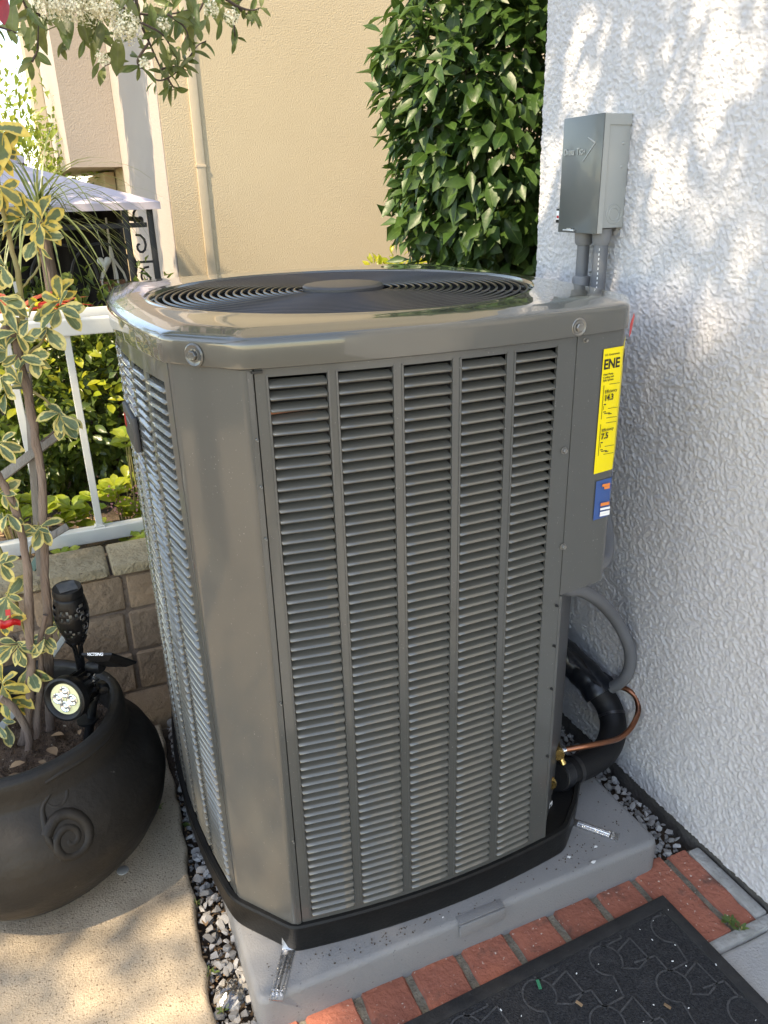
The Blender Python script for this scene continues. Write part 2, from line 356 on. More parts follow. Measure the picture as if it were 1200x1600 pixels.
m_carpet = pm('mat_carpet', (.028, .028, .030), rough=1, col2=(.056, .056, .058), vscale=240, vamt=1.4, speck=(.3, .28, .24), speck_scale=150, speck_t=.78, bump=1., bscale=380, bdist=.006, spec=.1, stain=(.07, .068, .07), stain_scale=8, stain_t=(.6, .8))
m_matline = pm('mat_line', (.085, .083, .083), rough=1, col2=(.035, .035, .038), vscale=90, bump=.8, bscale=300, bdist=.004)
m_fence = pm('white_fence_paint', (.62, .62, .58), rough=.4, col2=(.56, .56, .52), vscale=14, bump=.06, bscale=60)
m_bark = pm('shrub_bark', (.17, .115, .085), rough=.95, col2=(.28, .21, .165), vscale=40, vamt=1.2, stretch=(1, 1, .18), bump=1., bscale=110, bdist=.008, stain=(.1, .07, .05), stain_scale=20)
m_greenstem = pm('green_stem', (.2, .2, .06), rough=.6, col2=(.27, .2, .09), vscale=20)
m_twig = pm('dark_twig', (.06, .042, .035), rough=.9, col2=(.11, .08, .065), vscale=50)
m_wood = pm('weathered_lath', (.26, .235, .2), rough=.95, col2=(.17, .15, .13), vscale=30, stretch=(1, 1, .12), bump=.8, bscale=90, bdist=.006)
m_palelath = pm('pale_lath', (.42, .43, .4), rough=.8, col2=(.3, .31, .29), vscale=20, bump=.3, bscale=60)
m_greenlath = pm('green_lath', (.06, .13, .11), rough=.7, col2=(.09, .15, .12), vscale=40, stretch=(1, 1, .1), bump=.3, bscale=60)
m_torch = pm('torch_plastic', (.007, .007, .0075), rough=.4, spec=.3, bump=.08, bscale=300)
m_torchmark = pm('pale_edge', (.16, .155, .15), rough=.5)
m_diffuser = pm('torch_diffuser', (.6, .58, .52), rough=.5)
m_solar = pm('solar_cell', (.07, .075, .085), rough=.15, coat=.8, coatr=.03, col2=(.16, .15, .14), vscale=40)
m_led = pm('led_face', (.74, .72, .42), rough=.35, coat=.8, coatr=.05)
m_lens = pm('led_lens', (.75, .76, .74), rough=.08, metal=.75)
m_canopy = pm('canopy_fabric', (.55, .49, .53), rough=.85, col2=(.51, .455, .495), vscale=4, bump=.1, bscale=300)
m_iron = pm('black_iron', (.014, .014, .015), rough=.5)
m_shade_black = pm('shade_black', (.012, .011, .011), rough=.9, bump2=.6, bscale2=14, stretch=(1, 1, .05))  # near-black colour stands in for the shade under the canopy
m_rope = pm('macrame_rope', (.6, .56, .5), rough=.9)
m_clay = pm('clay_pot', (.22, .1, .06), rough=.8)
m_tile = pm('white_edge', (.7, .7, .66), rough=.5)
m_yellowhouse = pm('yellow_stucco', (.62, .46, .22), rough=.95, bump=.5, bscale=40)
m_flower = pm('cream_flower', (.82, .77, .6), rough=.8, col2=(.74, .68, .46), vscale=120)
m_pink = pm('pink_petal', (.7, .3, .33), rough=.7)
m_litter = pm('dry_litter', (.3, .2, .11), rough=.9, rnd=.4, coords='obj', col2=(.2, .12, .07), vscale=60)
m_paper = pm('paper_chip', (.75, .75, .74), rough=.8)
m_green = pm('green_chip', (.02, .2, .1), rough=.5)
m_plasticbag = pm('clear_bag', (.85, .85, .85), rough=.12, spec=.8, bump=1., bscale=60, bdist=.01)
m_disc = pm('grey_washer', (.3, .3, .29), rough=.7)
m_shroud = pm('fan_shroud', (.02, .02, .021), rough=.7)

l_euo = leafmat('euonymus_leaf', (.09, .135, .055), (.15, .19, .085), rough=.4, trans=.2, margin=(.6, .5, .17), mwidth=.6, vein=(.2, .24, .12))
l_euoy = leafmat('euonymus_yellow_leaf', (.1, .14, .05), (.17, .19, .07), rough=.4, trans=.22, margin=(.62, .46, .09), mwidth=.5)
l_laurel = leafmat('laurel_leaf', (.024, .060, .011), (.05, .1, .02), rough=.42, trans=.24, vein=(.08, .13, .035), spec=.4)
l_laurel_top = leafmat('laurel_top_leaf', (.09, .15, .02), (.15, .2, .03), rough=.3, trans=.3)  # lighter leaf colour for the top of the laurel
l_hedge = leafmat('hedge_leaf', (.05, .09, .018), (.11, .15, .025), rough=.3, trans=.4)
l_hedge_sunlit = leafmat('hedge_sunlit_leaf', (.24, .30, .03), (.38, .38, .04), rough=.3, trans=.45)  # sunlight put into the colour: brighter, yellower copy of the hedge leaf
l_low = leafmat('bright_leaf', (.19, .28, .03), (.34, .37, .04), rough=.28, trans=.45, vein=(.3, .34, .1))
l_photinia = leafmat('photinia_leaf', (.085, .125, .03), (.16, .175, .05), rough=.4, trans=.35, vein=(.16, .17, .07))
l_crown = leafmat('crown_leaf', (.06, .095, .025), (.1, .13, .03), rough=.4, trans=.3)
l_palm = leafmat('palm_leaf', (.11, .15, .055), (.19, .22, .085), rough=.4, trans=.25)
l_brom = leafmat('bromeliad_leaf', (.42, .06, .035), (.3, .1, .05), rough=.4, trans=.25)
l_far = leafmat('far_tree_leaf', (.14, .21, .03), (.24, .29, .05), rough=.4, trans=.4)
l_weed = leafmat('weed_leaf', (.07, .13, .03), (.13, .18, .05), rough=.5, trans=.3)

# ================================================================== THE SETTING
def flat(name, x0, y0, x1, y1, z, m, label, cat, kind='structure'):
    b = MB(); b.add([(x0, y0, z), (x1, y0, z), (x1, y1, z), (x0, y1, z)], [(0, 1, 2, 3)])
    return tag(b.build(name, m), label, cat, None, kind)
flat('ground', -120, -120, 120, 120, -.075, m_ground, 'bare ground stretching away beneath the yard', 'ground')
# patio slab on the left: thick, with a worn, rounded right edge
def slab(name, out, z0, z1, m, label, cat, r=.012, jit=.004, res=.03, seed=1):
    rr = random.Random(seed); pts = []
    for i, p in enumerate(out):
        q = out[(i+1) % len(out)]; d = math.dist(p, q); n = max(1, min(60, int(d/res)))
        for k in range(n):
            t = k/n; pts.append((p[0]+(q[0]-p[0])*t+rr.uniform(-jit, jit), p[1]+(q[1]-p[1])*t+rr.uniform(-jit, jit)))
    cx = sum(p[0] for p in pts)/len(pts); cy = sum(p[1] for p in pts)/len(pts)
    def ins(a): return [(p[0]+(cx-p[0])*a/max(.05, math.dist(p, (cx, cy))), p[1]+(cy-p[1])*a/max(.05, math.dist(p, (cx, cy)))) for p in pts]
    b = MB(); rs = [[(p[0], p[1], z) for p in ins(a)] for a, z in ((0, z0), (0, z1-r), (r*.3, z1-r*.3), (r, z1))]
    b.rings(rs, True, False, True); return tag(b.build(name, m, None, 50), label, cat, None, 'structure')
slab('concrete_patio', [(-3.2, -1.5), (.012, -1.5), (.056, .60), (.063, .885), (.095, 1.42), (.1, 1.685), (-3.2, 1.685)], -.06, .004, m_concrete, 'pale stained concrete patio slab under the black pot', 'patio')
slab('concrete_walk', [(-.6, -1.5), (1.0, -1.5), (1.0, .643), (.06, .643), (.05, .5), (-.6, .5)][1:4]+[(.06, -1.5)], -.06, -.004, m_concrete2, 'grey concrete walkway beside the bricks at the house wall', 'walkway', jit=.0015)
dirt = flat('dirt', -.2, .6, 1.02, 1.75, -.035, m_dirt, 'dark dirt in the gaps around the grey pad', 'dirt')

# red brick soldier course in a mortar bed
pv = thing('brick_edging', (.5, .74, -.03), 'course of worn red bricks between the grey pad and doormat', 'brick edging', kind='structure')
b = MB(); b.box((.53, .741, -.034), (.92, .186, .056)); b.build('mortar_bed', m_mortar, pv)
b = MB(); b.box((.5785+.4*.5+.2, .6515, -.028), (.37, .02, .06), bev=.004); b.box((.990, .745, -.0265), (.026, .165, .061), bev=.005)
b.build('pale_grout', m_efflo, pv, 40)
def worn_brick(x0, x1, y0, y1, z, seed):
    rr = random.Random(seed); b = MB(); nx, ny = 5, 9; vs = []
    for (ins, zz) in ((0, z-.05), (0, z-.007), (.0035, z-.001)):
        ring = []
        for k in range(2*(nx+ny)):
            if k < nx: p = (x0+(x1-x0)*k/nx, y0)
            elif k < nx+ny: p = (x1, y0+(y1-y0)*(k-nx)/ny)
            elif k < 2*nx+ny: p = (x1-(x1-x0)*(k-nx-ny)/nx, y1)
            else: p = (x0, y1-(y1-y0)*(k-2*nx-ny)/ny)
            cx, cy = (x0+x1)/2, (y0+y1)/2
            j = .0016
            ring.append((p[0]-math.copysign(ins, p[0]-cx)*(abs(p[0]-cx) > .8*(x1-x0)/2)+rr.uniform(-j, j), p[1]-math.copysign(ins, p[1]-cy)*(abs(p[1]-cy) > .9*(y1-y0)/2)+rr.uniform(-j, j), zz+rr.uniform(-.0012, .0012)*(zz > z-.02)))
        vs.append(ring)
    b.rings(vs, True, False, True); return b
bx = [.0965, .189, .282, .374, .467, .563, .655, .747, .839, .927]
for i in range(9):
    y1 = .829+random.uniform(-.006, .004)
    b = worn_brick(bx[i]+.006, bx[i+1]-.007, .664 if i < 8 else .66, y1+.01, .001+random.uniform(-.0015, .0015), i); b.build('brick', m_brick, pv, 35)
b = worn_brick(.9335, .979, .662, .838, .0, 77); b.build('brick', m_brick, pv, 35)

# house wall on the right: displaced lace stucco over a body, dark footing below
HX = 1.005; HY1 = 1.487
hw = thing('house_wall', (HX, .5, 0), 'rough white stucco house wall filling the right side', 'house wall')
y0, y1, z0, z1, st = .42, HY1, .016, 1.70, .0020
ny, nz = int((y1-y0)/st), int((z1-z0)/st)
h = vnoise(ny, nz, 2.1, 1)*.5+vnoise(ny, nz, 1.35, 2)*.42+vnoise(ny, nz, 3.7, 3)*.32
h = np.clip((h-.56)*2.6, -.25, .8)*.0025 + (vnoise(ny, nz, 1.1, 4)-.5)*.0012 + (vnoise(ny, nz, 90, 6)-.5)*.004
ed = np.clip(1-np.arange(ny)[::-1]/4., 0, 1)[:, None]*.006
Yg, Zg = np.meshgrid(np.linspace(y0, y1, ny), np.linspace(z0, z1, nz), indexing='ij')
Yg = Yg + (np.arange(ny)[::-1] < 3)[:, None]*(vnoise(ny, nz, 4, 9)-.5)*.006
V = np.stack([np.full_like(Yg, HX)-h+ed-HX, Yg-.5, Zg], -1).reshape(-1, 3)
I = np.arange(ny*nz).reshape(ny, nz); F = np.stack([I[:-1, :-1], I[:-1, 1:], I[1:, 1:], I[1:, :-1]], -1).reshape(-1)
me = bpy.data.meshes.new('stucco_face'); me.vertices.add(len(V)); me.vertices.foreach_set('co', V.reshape(-1).astype(np.float32))
me.loops.add(len(F)); me.loops.foreach_set('vertex_index', F.astype(np.int32)); nf = len(F)//4; me.polygons.add(nf)
me.polygons.foreach_set('loop_start', np.arange(0, 4*nf, 4, dtype=np.int32)); me.polygons.foreach_set('loop_total', np.full(nf, 4, np.int32))
me.materials.append(m_stucco); me.update(); me.shade_smooth()
o = bpy.data.objects.new('stucco_face', me); COL.objects.link(o); o.parent = hw
b = MB(); b.box((HX+.015+1.5, (HY1-4)/2, 1.75+.008), (3.0, HY1+4-.004, 3.484)); b.build('house_body', m_stucco_far, hw)
b = MB(); b.box((HX+.006, (y0-4)/2, 1.75+.008), (.012, y0+4-.002, 3.484)); b.box((HX+.006, (y0+HY1)/2, (z1+3.5)/2), (.012, HY1-y0, 3.5-z1-.002)); b.build('stucco_upper', m_stucco_far, hw)
b = MB(); b.box((HX+.033, (HY1-4)/2, -.03), (.06, HY1+4, .09)); b.build('footing', m_footing, hw)

# low block wall at the back left, courses of slump block and a cap
gw = thing('block_wall', (-.5, 1.75, 0), 'low tan block wall with a rough cap behind the pot', 'garden wall')
b = MB(); b.box((-1.1, 1.770, .17), (3.6, .118, .48)); b.build('mortar_core', m_blockmortar, gw)
cz = [(.318, .405), (.208, .310), (.098, .2), (-.06, .09)]
joints = {0: .075, 1: .068, 2: .072, 3: .03}
def rough_block(x0, x1, ya, yb, za, zb, m, seed, bev=.0045):
    rr = random.Random(seed); bm = bmesh.new(); bmesh.ops.create_cube(bm, size=1)
    for v in bm.verts: v.co = Vector(((x0+x1)/2+v.co.x*(x1-x0), (ya+yb)/2+v.co.y*(yb-ya), (za+zb)/2+v.co.z*(zb-za)))
    bmesh.ops.bevel(bm, geom=bm.edges[:], offset=bev, segments=1, affect='EDGES')
    bm.verts.ensure_lookup_table(); b = MB()
    b.add([v.co+Vector((rr.uniform(-.0018, .0018), rr.uniform(-.0022, .0022), rr.uniform(-.0015, .0015))) for v in bm.verts], [[v.index for v in f.verts] for f in bm.faces]); bm.free(); return b
for c, (za, zb) in enumerate(cz):
    x = joints[c]+.004; k = 0; 
    widths = [.235, .245, .24, .25, .24, .24] if c else [.2, .06, .2, .2, .06, .2, .2, .2]
    xr = x
    for w in [.24, .24]:
        rough_block(xr, xr+w-.01, 1.705, 1.79, za, zb, m_block, 100+c*10+k).build('block', m_block, gw, 40); xr += w; k += 1
    xl = joints[c]-.006
    for w in widths:
        rough_block(xl-w+.009, xl, 1.705, 1.79, za, zb, m_block, 300+c*10+k).build('block', m_block, gw, 40); xl -= w; k += 1
xl = -2.0
for k, x1_ in enumerate([-1.7, -1.35, -1.02, -.72, -.40, -.09, .045, .33, .64]):
    rough_block(xl+.006, x1_, 1.688, 1.84, .413, .437, m_cap, 500+k, .006).build('cap_stone', m_cap, gw, 40); xl = x1_

# raised bed behind the wall
flat('planting_bed', -6, 1.835, 4.2, 12, .372, m_dirt, 'dark mulch planting bed behind the white fence', 'planting bed')
b = MB(); b.box((-.9, 1.868, .15), (10, .05, .44)); tag(b.build('bed_edge', m_dirt), 'earth bank at the front of the planting bed', 'earth bank', None, 'structure')

# white metal fence
FY = 1.95
fn = thing('picket_fence', (.0, FY, .38), 'white metal picket fence behind the block wall', 'fence')
b = MB(); b.box((-.6, FY, .422), (2.9, .03, .036), bev=.003); b.build('rail', m_fence, fn)
b = MB(); b.box((-.6, FY, .935), (2.9, .034, .036), bev=.003); b.build('rail', m_fence, fn)
for x in (.428, .301, .176, .050, -.076, -.202, -.328, -.454, -.58):
    b = MB(); b.box((x, FY, .679), (.0165, .0165, .478), bev=.0015); p = b.build('picket', m_fence, fn)
    b = MB(); b.box((x, FY, .4425), (.024, .024, .005)); b.build('picket_foot', m_fence, p)

# neighbouring house beyond: beige gable wall, side wall, overhanging bay
NY = 4.2; xc = at(281, 431, NY).x
nh = thing('neighbour_house', (1.4, NY+1, 0), 'tall beige stucco neighbouring house with an overhanging bay', 'house')
BY = xc/ (at(197, 290, 1.0).x)          # depth at which the side wall meets the bay face
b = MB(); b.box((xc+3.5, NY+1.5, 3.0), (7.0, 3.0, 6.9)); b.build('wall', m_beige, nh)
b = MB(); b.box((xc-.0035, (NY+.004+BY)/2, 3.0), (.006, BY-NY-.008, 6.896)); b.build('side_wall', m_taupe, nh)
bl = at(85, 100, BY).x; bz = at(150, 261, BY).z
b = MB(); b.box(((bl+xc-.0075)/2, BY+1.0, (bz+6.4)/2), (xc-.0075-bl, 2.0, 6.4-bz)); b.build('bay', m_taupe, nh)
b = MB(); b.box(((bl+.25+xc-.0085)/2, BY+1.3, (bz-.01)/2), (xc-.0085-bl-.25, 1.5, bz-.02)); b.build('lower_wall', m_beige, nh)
px = at(297, 112, NY).x
b = MB(); b.box((px+.004, NY-.004, 3.0), (.044, .010, 6.6), bev=.003); dp = b.build('downspout', m_trim, nh, 40)
for z in (1.35, 2.2, .6):
    b = MB(); b.box((px+.004, NY-.0045, z), (.049, .013, .010)); b.build('strap', m_trim, dp)
# yellow house far left
yh = thing('yellow_house', (0, 9, 0), 'sunlit yellow house at the far upper left', 'house')
a, c_ = at(47, 110, 9.0), at(76, 190, 9.0)
b = MB(); b.box(((a.x+c_.x)/2, 9.6, 2.6), (c_.x-a.x+.02, 1.2, 5.4)); b.build('wall', m_yellowhouse, yh)
b = MB(); b.box((c_.x-.06, 8.985, 2.6), (.1, .05, 5.38)); b.build('corner_trim', m_trim, yh)

# ================================================================== THE AIR CONDITIONER
yf = lambda x: .8625+.33*(x-.49)**2
xl_ = lambda y: .108+.33*(y-1.27)**2
yb = lambda x: 1.665-.33*(x-.49)**2
xr_ = lambda y: .842-.33*(y-1.27)**2
def lin(a, b, n): return [a+(b-a)*i/(n-1) for i in range(n)]
FRONT = [(x, yf(x)) for x in lin(.205, .752, 24)]
RIGHT = [(xr_(y), y) for y in lin(.955, 1.59, 18)]
BACK = [(x, yb(x)) for x in lin(.75, .215, 18)]
LEFT = [(xl_(y), y) for y in lin(1.60, .978, 18)]
def round_poly(pts, r):
    """cut the sharp corners of a closed outline with small arcs"""
    out = []; n = len(pts)
    for i in range(n):
        a, b, c = Vector(pts[i-1]), Vector(pts[i]), Vector(pts[(i+1) % n]); u = (a-b); v = (c-b)
        if u.angle(v) > R(172) : out.append(tuple(b)); continue
        d = min(r, u.length*.45, v.length*.45); p, q = b+u.normalized()*d, b+v.normalized()*d
        for t in (0, .25, .5, .75, 1): out.append(tuple((1-t)**2*p+2*t*(1-t)*b+t*t*q))
    return out
def offset(pts, d):
    out = []; n = len(pts)
    for i in range(n):
        a, b, c = Vector(pts[i-1]), Vector(pts[i]), Vector(pts[(i+1) % n])
        t = ((b-a).normalized()+(c-b).normalized()); t = t.normalized(); nn = Vector((t.y, -t.x)); out.append(tuple(b+nn*d))
    return out
BODY = round_poly(FRONT+RIGHT+BACK+LEFT, .010)
ac = thing('air_conditioner', (.47, 1.26, .07), 'large taupe louvered air conditioner standing on the grey pad', 'air conditioner')
# base pan
PANO = round_poly([(x, yf(x)-.002) for x in lin(.203, .715, 20)]+[(.77, .923), (.832, .99)]+[(xr_(y)+.006, y) for y in lin(1.05, 1.59, 14)]+[(x, yb(x)+.006) for x in lin(.75, .215, 14)]+[(xl_(y)-.006, y) for y in lin(1.60, .982, 14)], .025)
b = MB(); rs = []
for d, z in ((.001, .0705), (.003, .076), (.003, .117), (.0055, .119), (.0055, .124), (.003, .1275), (-.004, .128), (-.006, .121)):
    rs.append([(p[0], p[1], z) for p in offset(PANO, d)])
b.rings(rs, True, True, True); b.build('base_pan', m_black, ac, 35)
# coil behind the louvers
def cabinet_core(d):
    core = [(x, yf(x)) for x in lin(.205, .66, 16)]+[(.80, 1.02), (.827, 1.06)]+[(xr_(y), y) for y in lin(1.1, 1.59, 12)]+BACK+LEFT
    return offset(round_poly(core, .012), d)
b = MB(); b.prism(cabinet_core(-.032), .128, .985); b.build('coil', m_coil, ac, 30)
b = MB()
b.tube([(.225, yf(.3)+.0165, .9615), (.292, yf(.3)+.017, .9615)], .0045, 8); b.tube([(.325, yf(.35)+.019, .795), (.385, yf(.35)+.019, .812)], .004, 8); b.build('coil_tube', m_copper, ac, 40)
# front panel with five louvered openings
COLS = [(.2335, .304), (.3165, .3865), (.400, .467), (.480, .5475), (.5615, .630)]
ZB, ZT = .1375, 1.0045; NSL = 60
def wall_strip(b, xs, z0, z1, T=.004, curve=yf):
    """a thick strip of sheet metal following the bowed front between the stations xs"""
    f0 = [(x, curve(x), z) for x in xs for z in (z0, z1)]; f1 = [(x, curve(x)+T, z) for x in xs for z in (z0, z1)]
    n = len(xs); vs = f0+f1; o = 2*n; fs = []
    for i in range(n-1):
        k = 2*i; fs += [(k, k+2, k+3, k+1), (o+k, o+k+1, o+k+3, o+k+2), (k, o+k, o+k+2, k+2), (k+1, k+3, o+k+3, o+k+1)]
    fs += [(0, 1, o+1, o), (2*n-2, o+2*n-2, o+2*n-1, 2*n-1)]; b.add(vs, fs)
b = MB(); edges = [.2185]+[e for c in COLS for e in c]+[.6635]
for i in range(0, len(edges)-1):
    xs = lin(edges[i], edges[i+1], 4)
    if i % 2 == 0: wall_strip(b, xs, .1285, 1.0145)
    else: wall_strip(b, xs, .1285, ZB); wall_strip(b, xs, ZT, 1.0145)
for c in COLS:                      # rolled lips beside each opening
    for x, s in ((c[0], 1), (c[1], -1)):
        b.box((x-.0012*s, yf(x)-.0006, (ZB+ZT)/2), (.0024, .0012, ZT-ZB+.004))
bm_ = b.build('front_panel', m_paint, ac, 30); front = bm_
PIT = (ZT-ZB)/NSL
def slat_mesh(w, name, along='x'):
    b = MB(); prof = [(.0112, .0070, .10), (.0062, .0052, .06), (.0012, .0030, .012), (-.0018, .0016, .0), (-.0030, -.0002, .0), (-.0022, -.0018, .0), (-.0002, -.0024, .0)]
    st = [-1, -.955, -.5, 0, .5, .955, 1]; rs = []
    for s in st:
        e = abs(s) == 1; r = []
        for (y, z, ins) in prof:
            xx = s*w/2*(1-ins*.55)
            r.append((xx, (y*.15+.0008 if y < .003 else y) if e else y, z+(.0012 if e and y < 0 else 0)))
        rs.append(r)
    n = len(prof); vs = [p for r in rs for p in r]; fs = []
    for k in range(len(st)-1):
        for i in range(n-1): fs.append((k*n+i, k*n+i+1, (k+1)*n+i+1, (k+1)*n+i))
    b.add(vs, fs); return b
for c in COLS:
    w = c[1]-c[0]; me = slat_mesh(w, 'louver').mesh('louver', m_slat, 60); xm = (c[0]+c[1])/2
    slope = math.atan(2*.33*(xm-.49))
    for k in range(NSL):
        z = ZB+.0022+PIT*k
        place('louver', me, front, (xm, yf(xm)+.0006, z), Euler((random.gauss(0, .02), random.gauss(0, .0015), slope)).to_matrix())
# left louvered panel, its slats joined
lp = MB(); LCOL = [(1.005, 1.085), (1.098, 1.178), (1.191, 1.271), (1.284, 1.364), (1.377, 1.457), (1.47, 1.55)]
def side_strip(b, ys, z0, z1, T=.004):
    f0 = [(xl_(y), y, z) for y in ys for z in (z0, z1)]; f1 = [(xl_(y)+T, y, z) for y in ys for z in (z0, z1)]
    n = len(ys); o = 2*n; fs = []
    for i in range(n-1):
        k = 2*i; fs += [(k, k+2, k+3, k+1), (o+k, o+k+1, o+k+3, o+k+2), (k, o+k, o+k+2, k+2), (k+1, k+3, o+k+3, o+k+1)]
    fs += [(0, 1, o+1, o), (2*n-2, o+2*n-2, o+2*n-1, 2*n-1)]; b.add(f0+f1, fs)
le = [.986]+[e for c in LCOL for e in c]+[1.598]
for i in range(len(le)-1):
    ys = lin(le[i], le[i+1], 4)
    if i % 2 == 0: side_strip(lp, ys, .1285, 1.0145)
    else: side_strip(lp, ys, .1285, ZB-.002); side_strip(lp, ys, ZT-.018, 1.0145)
left = lp.build('left_panel', m_paint, ac, 30)
sb = MB(); ZT2 = ZT-.018; n2 = 58
for c in LCOL:
    w = c[1]-c[0]; proto = slat_mesh(w, 's'); ym = (c[0]+c[1])/2; sl_ = math.atan(2*.33*(ym-1.27))
    for k in range(n2):
        z = ZB+(ZT2-ZB)/n2*k+.001
        rot = Euler((random.gauss(0, .05), random.gauss(0, .006), -PI/2-sl_)).to_matrix()
        sb.add([rot@Vector(v)+Vector((xl_(ym)+.0006, ym, z)) for v in proto.v], proto.f)
tag(sb.build('louver', m_slat, left, 60), kind='stuff')
# corner post, back panel and right panels
def shell(name, pts, z0, z1, m=m_paint, T=.003, par=ac, smooth=30):
    b = MB(); n = len(pts); inn = []
    for i, p in enumerate(pts):
        a = Vector(pts[max(0, i-1)]); c = Vector(pts[min(n-1, i+1)]); t = (c-a).normalized(); inn.append((p[0]-t.y*T, p[1]+t.x*T))
    vs = [(p[0], p[1], z) for z in (z0, z1) for p in pts]+[(p[0], p[1], z) for z in (z0, z1) for p in inn]; fs = []
    for i in range(n-1):
        fs += [(i, i+1, n+i+1, n+i), (2*n+i, 3*n+i, 3*n+i+1, 2*n+i+1), (n+i, n+i+1, 3*n+i+1, 3*n+i), (i, 2*n+i, 2*n+i+1, i+1)]
    fs += [(0, n, 3*n, 2*n), (n-1, 3*n-1, 4*n-1, 2*n-1)]; b.add(vs, fs); return b.build(name, m, par, smooth)
def soft(pts, r=.012):
    out = [pts[0]]
    for i in range(1, len(pts)-1):
        a, b, c = Vector(pts[i-1]), Vector(pts[i]), Vector(pts[i+1]); d = min(r, (a-b).length*.48, (c-b).length*.48)
        p, q = b+(a-b).normalized()*d, b+(c-b).normalized()*d
        out += [tuple((1-t)**2*p+2*t*(1-t)*b+t*t*q) for t in (0, .25, .5, .75, 1)]
    return out+[pts[-1]]
post = shell('corner_post', soft([(xl_(.985)+.001, .9842), (.138, .976), (.2045, .8878), (.2168, yf(.2168)-.0005)], .016), .1285, 1.0145)
b = MB(); b.box((.2125, yf(.2125)-.0008, .57), (.006, .0012, .885)); b.build('post_flange', m_paint, ac)
shell('rear_panel', BACK, .1285, 1.0145)
shell('rear_corner', [(.213, yb(.213)), (xl_(1.6)+.002, 1.602)], .1285, 1.0145)
shell('right_panel', [(xr_(y), y) for y in lin(1.165, 1.588, 8)], .1285, 1.0145)
shell('rear_corner', [(xr_(1.59), 1.592), (.752, yb(.752))], .1285, 1.0145)
# recessed service bay below the control panel
b = MB(); b.box((.6665, yf(.664)+.006, .372), (.005, .012, .488)); b.build('panel_flange', m_paint, ac)
m_rec = pm('recess_paint', (.055, .057, .06), rough=.4)
shell('recess_panel', [(.6695, yf(.664)+.0065), (.80, 1.017), (.8265, 1.06), (xr_(1.16), 1.16)], .1285, .617, m_rec)
cp = shell('control_panel', soft([(.6642, yf(.6642)-.0012), (.70, yf(.70)-.0012), (.7535, yf(.753)-.0012), (.8155, .955), (xr_(1.0)+.001, 1.0), (xr_(1.16)+.001, 1.16)], .006), .6185, 1.0148)
b = MB(); b.add([(.6665, yf(.666)+.002, .6215), (.752, yf(.75)+.003, .6215), (.812, .958, .6215), (.837, 1.15, .6215), (.80, 1.02, .6215), (.67, .885, .6215)], [(0, 1, 2, 3, 4, 5)]); b.build('panel_floor', m_rec, ac)
# lid
NL = 180; CX, CY, RG = .465, 1.236, .306
def resample(poly, n):
    P = [Vector(p) for p in poly]+[Vector(poly[0])]; d = [0]
    for i in range(1, len(P)): d.append(d[-1]+(P[i]-P[i-1]).length)
    out = []; j = 0
    for k in range(n):
        s = d[-1]*k/n
        while d[j+1] < s: j += 1
        t = (s-d[j])/max(1e-9, d[j+1]-d[j]); out.append(tuple(P[j].lerp(P[j+1], t)))
    return out
LO = resample(BODY, NL*2); NL *= 2
b = MB(); rs = []
for d, z in ((.001, 1.0175), (.005, 1.0158), (.0068, 1.0168), (.007, 1.0185), (.007, 1.0435), (.0062, 1.047), (.004, 1.0495), (0, 1.0515), (-.008, 1.0535), (-.02, 1.0564), (-.0265, 1.0581), (-.032, 1.0588)):
    o_ = offset(LO, d); rs.append([(p[0], p[1], z) for p in o_])
for t, z in ((.35, 1.0592), (.7, 1.0596), (.93, 1.0602), (1, 1.061)):
    r_ = []
    for p in offset(LO, -.032):
        a = math.atan2(p[1]-CY, p[0]-CX); q = (CX+(RG+.006)*math.cos(a), CY+(RG+.006)*math.sin(a)); r_.append((p[0]+(q[0]-p[0])*t, p[1]+(q[1]-p[1])*t, z))
    rs.append(r_)
for rr, z in ((RG+.002, 1.0612), (RG, 1.058), (RG-.001, 1.045)):
    rs.append([(CX+rr*math.cos(math.atan2(p[1]-CY, p[0]-CX)), CY+rr*math.sin(math.atan2(p[1]-CY, p[0]-CX)), z) for p in LO])
b.rings(rs); lid = b.build('lid', m_lid, ac, 40)
b = MB(); b.lathe([(RG, 1.046), (RG+.004, 1.02), (RG-.006, .93), (RG-.01, .90), (.02, .895)], (CX, CY, 0), 64); b.build('fan_shroud', m_shroud, ac, 40)
# fan guard
fg = MB()
for k in range(8):
    a = k*PI/4+.12; fg.tube([(CX+.055*math.cos(a), CY+.055*math.sin(a), 1.0545), (CX+RG*math.cos(a), CY+RG*math.sin(a), 1.0535)], .0026, 6)
guard = fg.build('fan_guard', m_wire, ac, 60)
def torus(r, w, z, n=96, m=6):
    b = MB(); rs = []
    for i in range(m):
        a = 2*PI*i/m; rs.append([(CX+(r+w*math.cos(a))*math.cos(2*PI*k/n), CY+(r+w*math.cos(a))*math.sin(2*PI*k/n), z+w*math.sin(a)) for k in range(n)])
    rs.append(rs[0]); b.rings(rs); return b
for k in range(19):
    r = .080+k*.0121; torus(r, .0021, 1.0580-.0015*(k/18)**3).build('guard_ring', m_wire, guard, 180)
b = MB(); b.lathe([(.0, 1.0665), (.058, 1.0665), (.0635, 1.0655), (.066, 1.063), (.066, 1.057), (.06, 1.055)], (CX, CY, 0), 64); b.build('hub_cap', m_hub, guard, 40)
b = MB(); b.lathe([(.0, 1.03), (.06, 1.03), (.07, 1.02), (.07, .92)], (CX, CY, 0), 32); b.build('fan_motor', m_shroud, ac, 40)
for k in range(3):
    b = MB(); a0 = k*2*PI/3+.62; rs = []
    for r in lin(.06, .285, 7):
        row = []
        for j in range(9):
            t = j/8; aa = a0+(t-.5)*(1.15-.6*(r-.06)); row.append((CX+r*math.cos(aa), CY+r*math.sin(aa), 1.012-.05*(t-.5)-.02*(t-.5)**2))
        rs.append(row)
    b.rings(rs, False); b.build('fan_blade', m_fan, ac, 180)
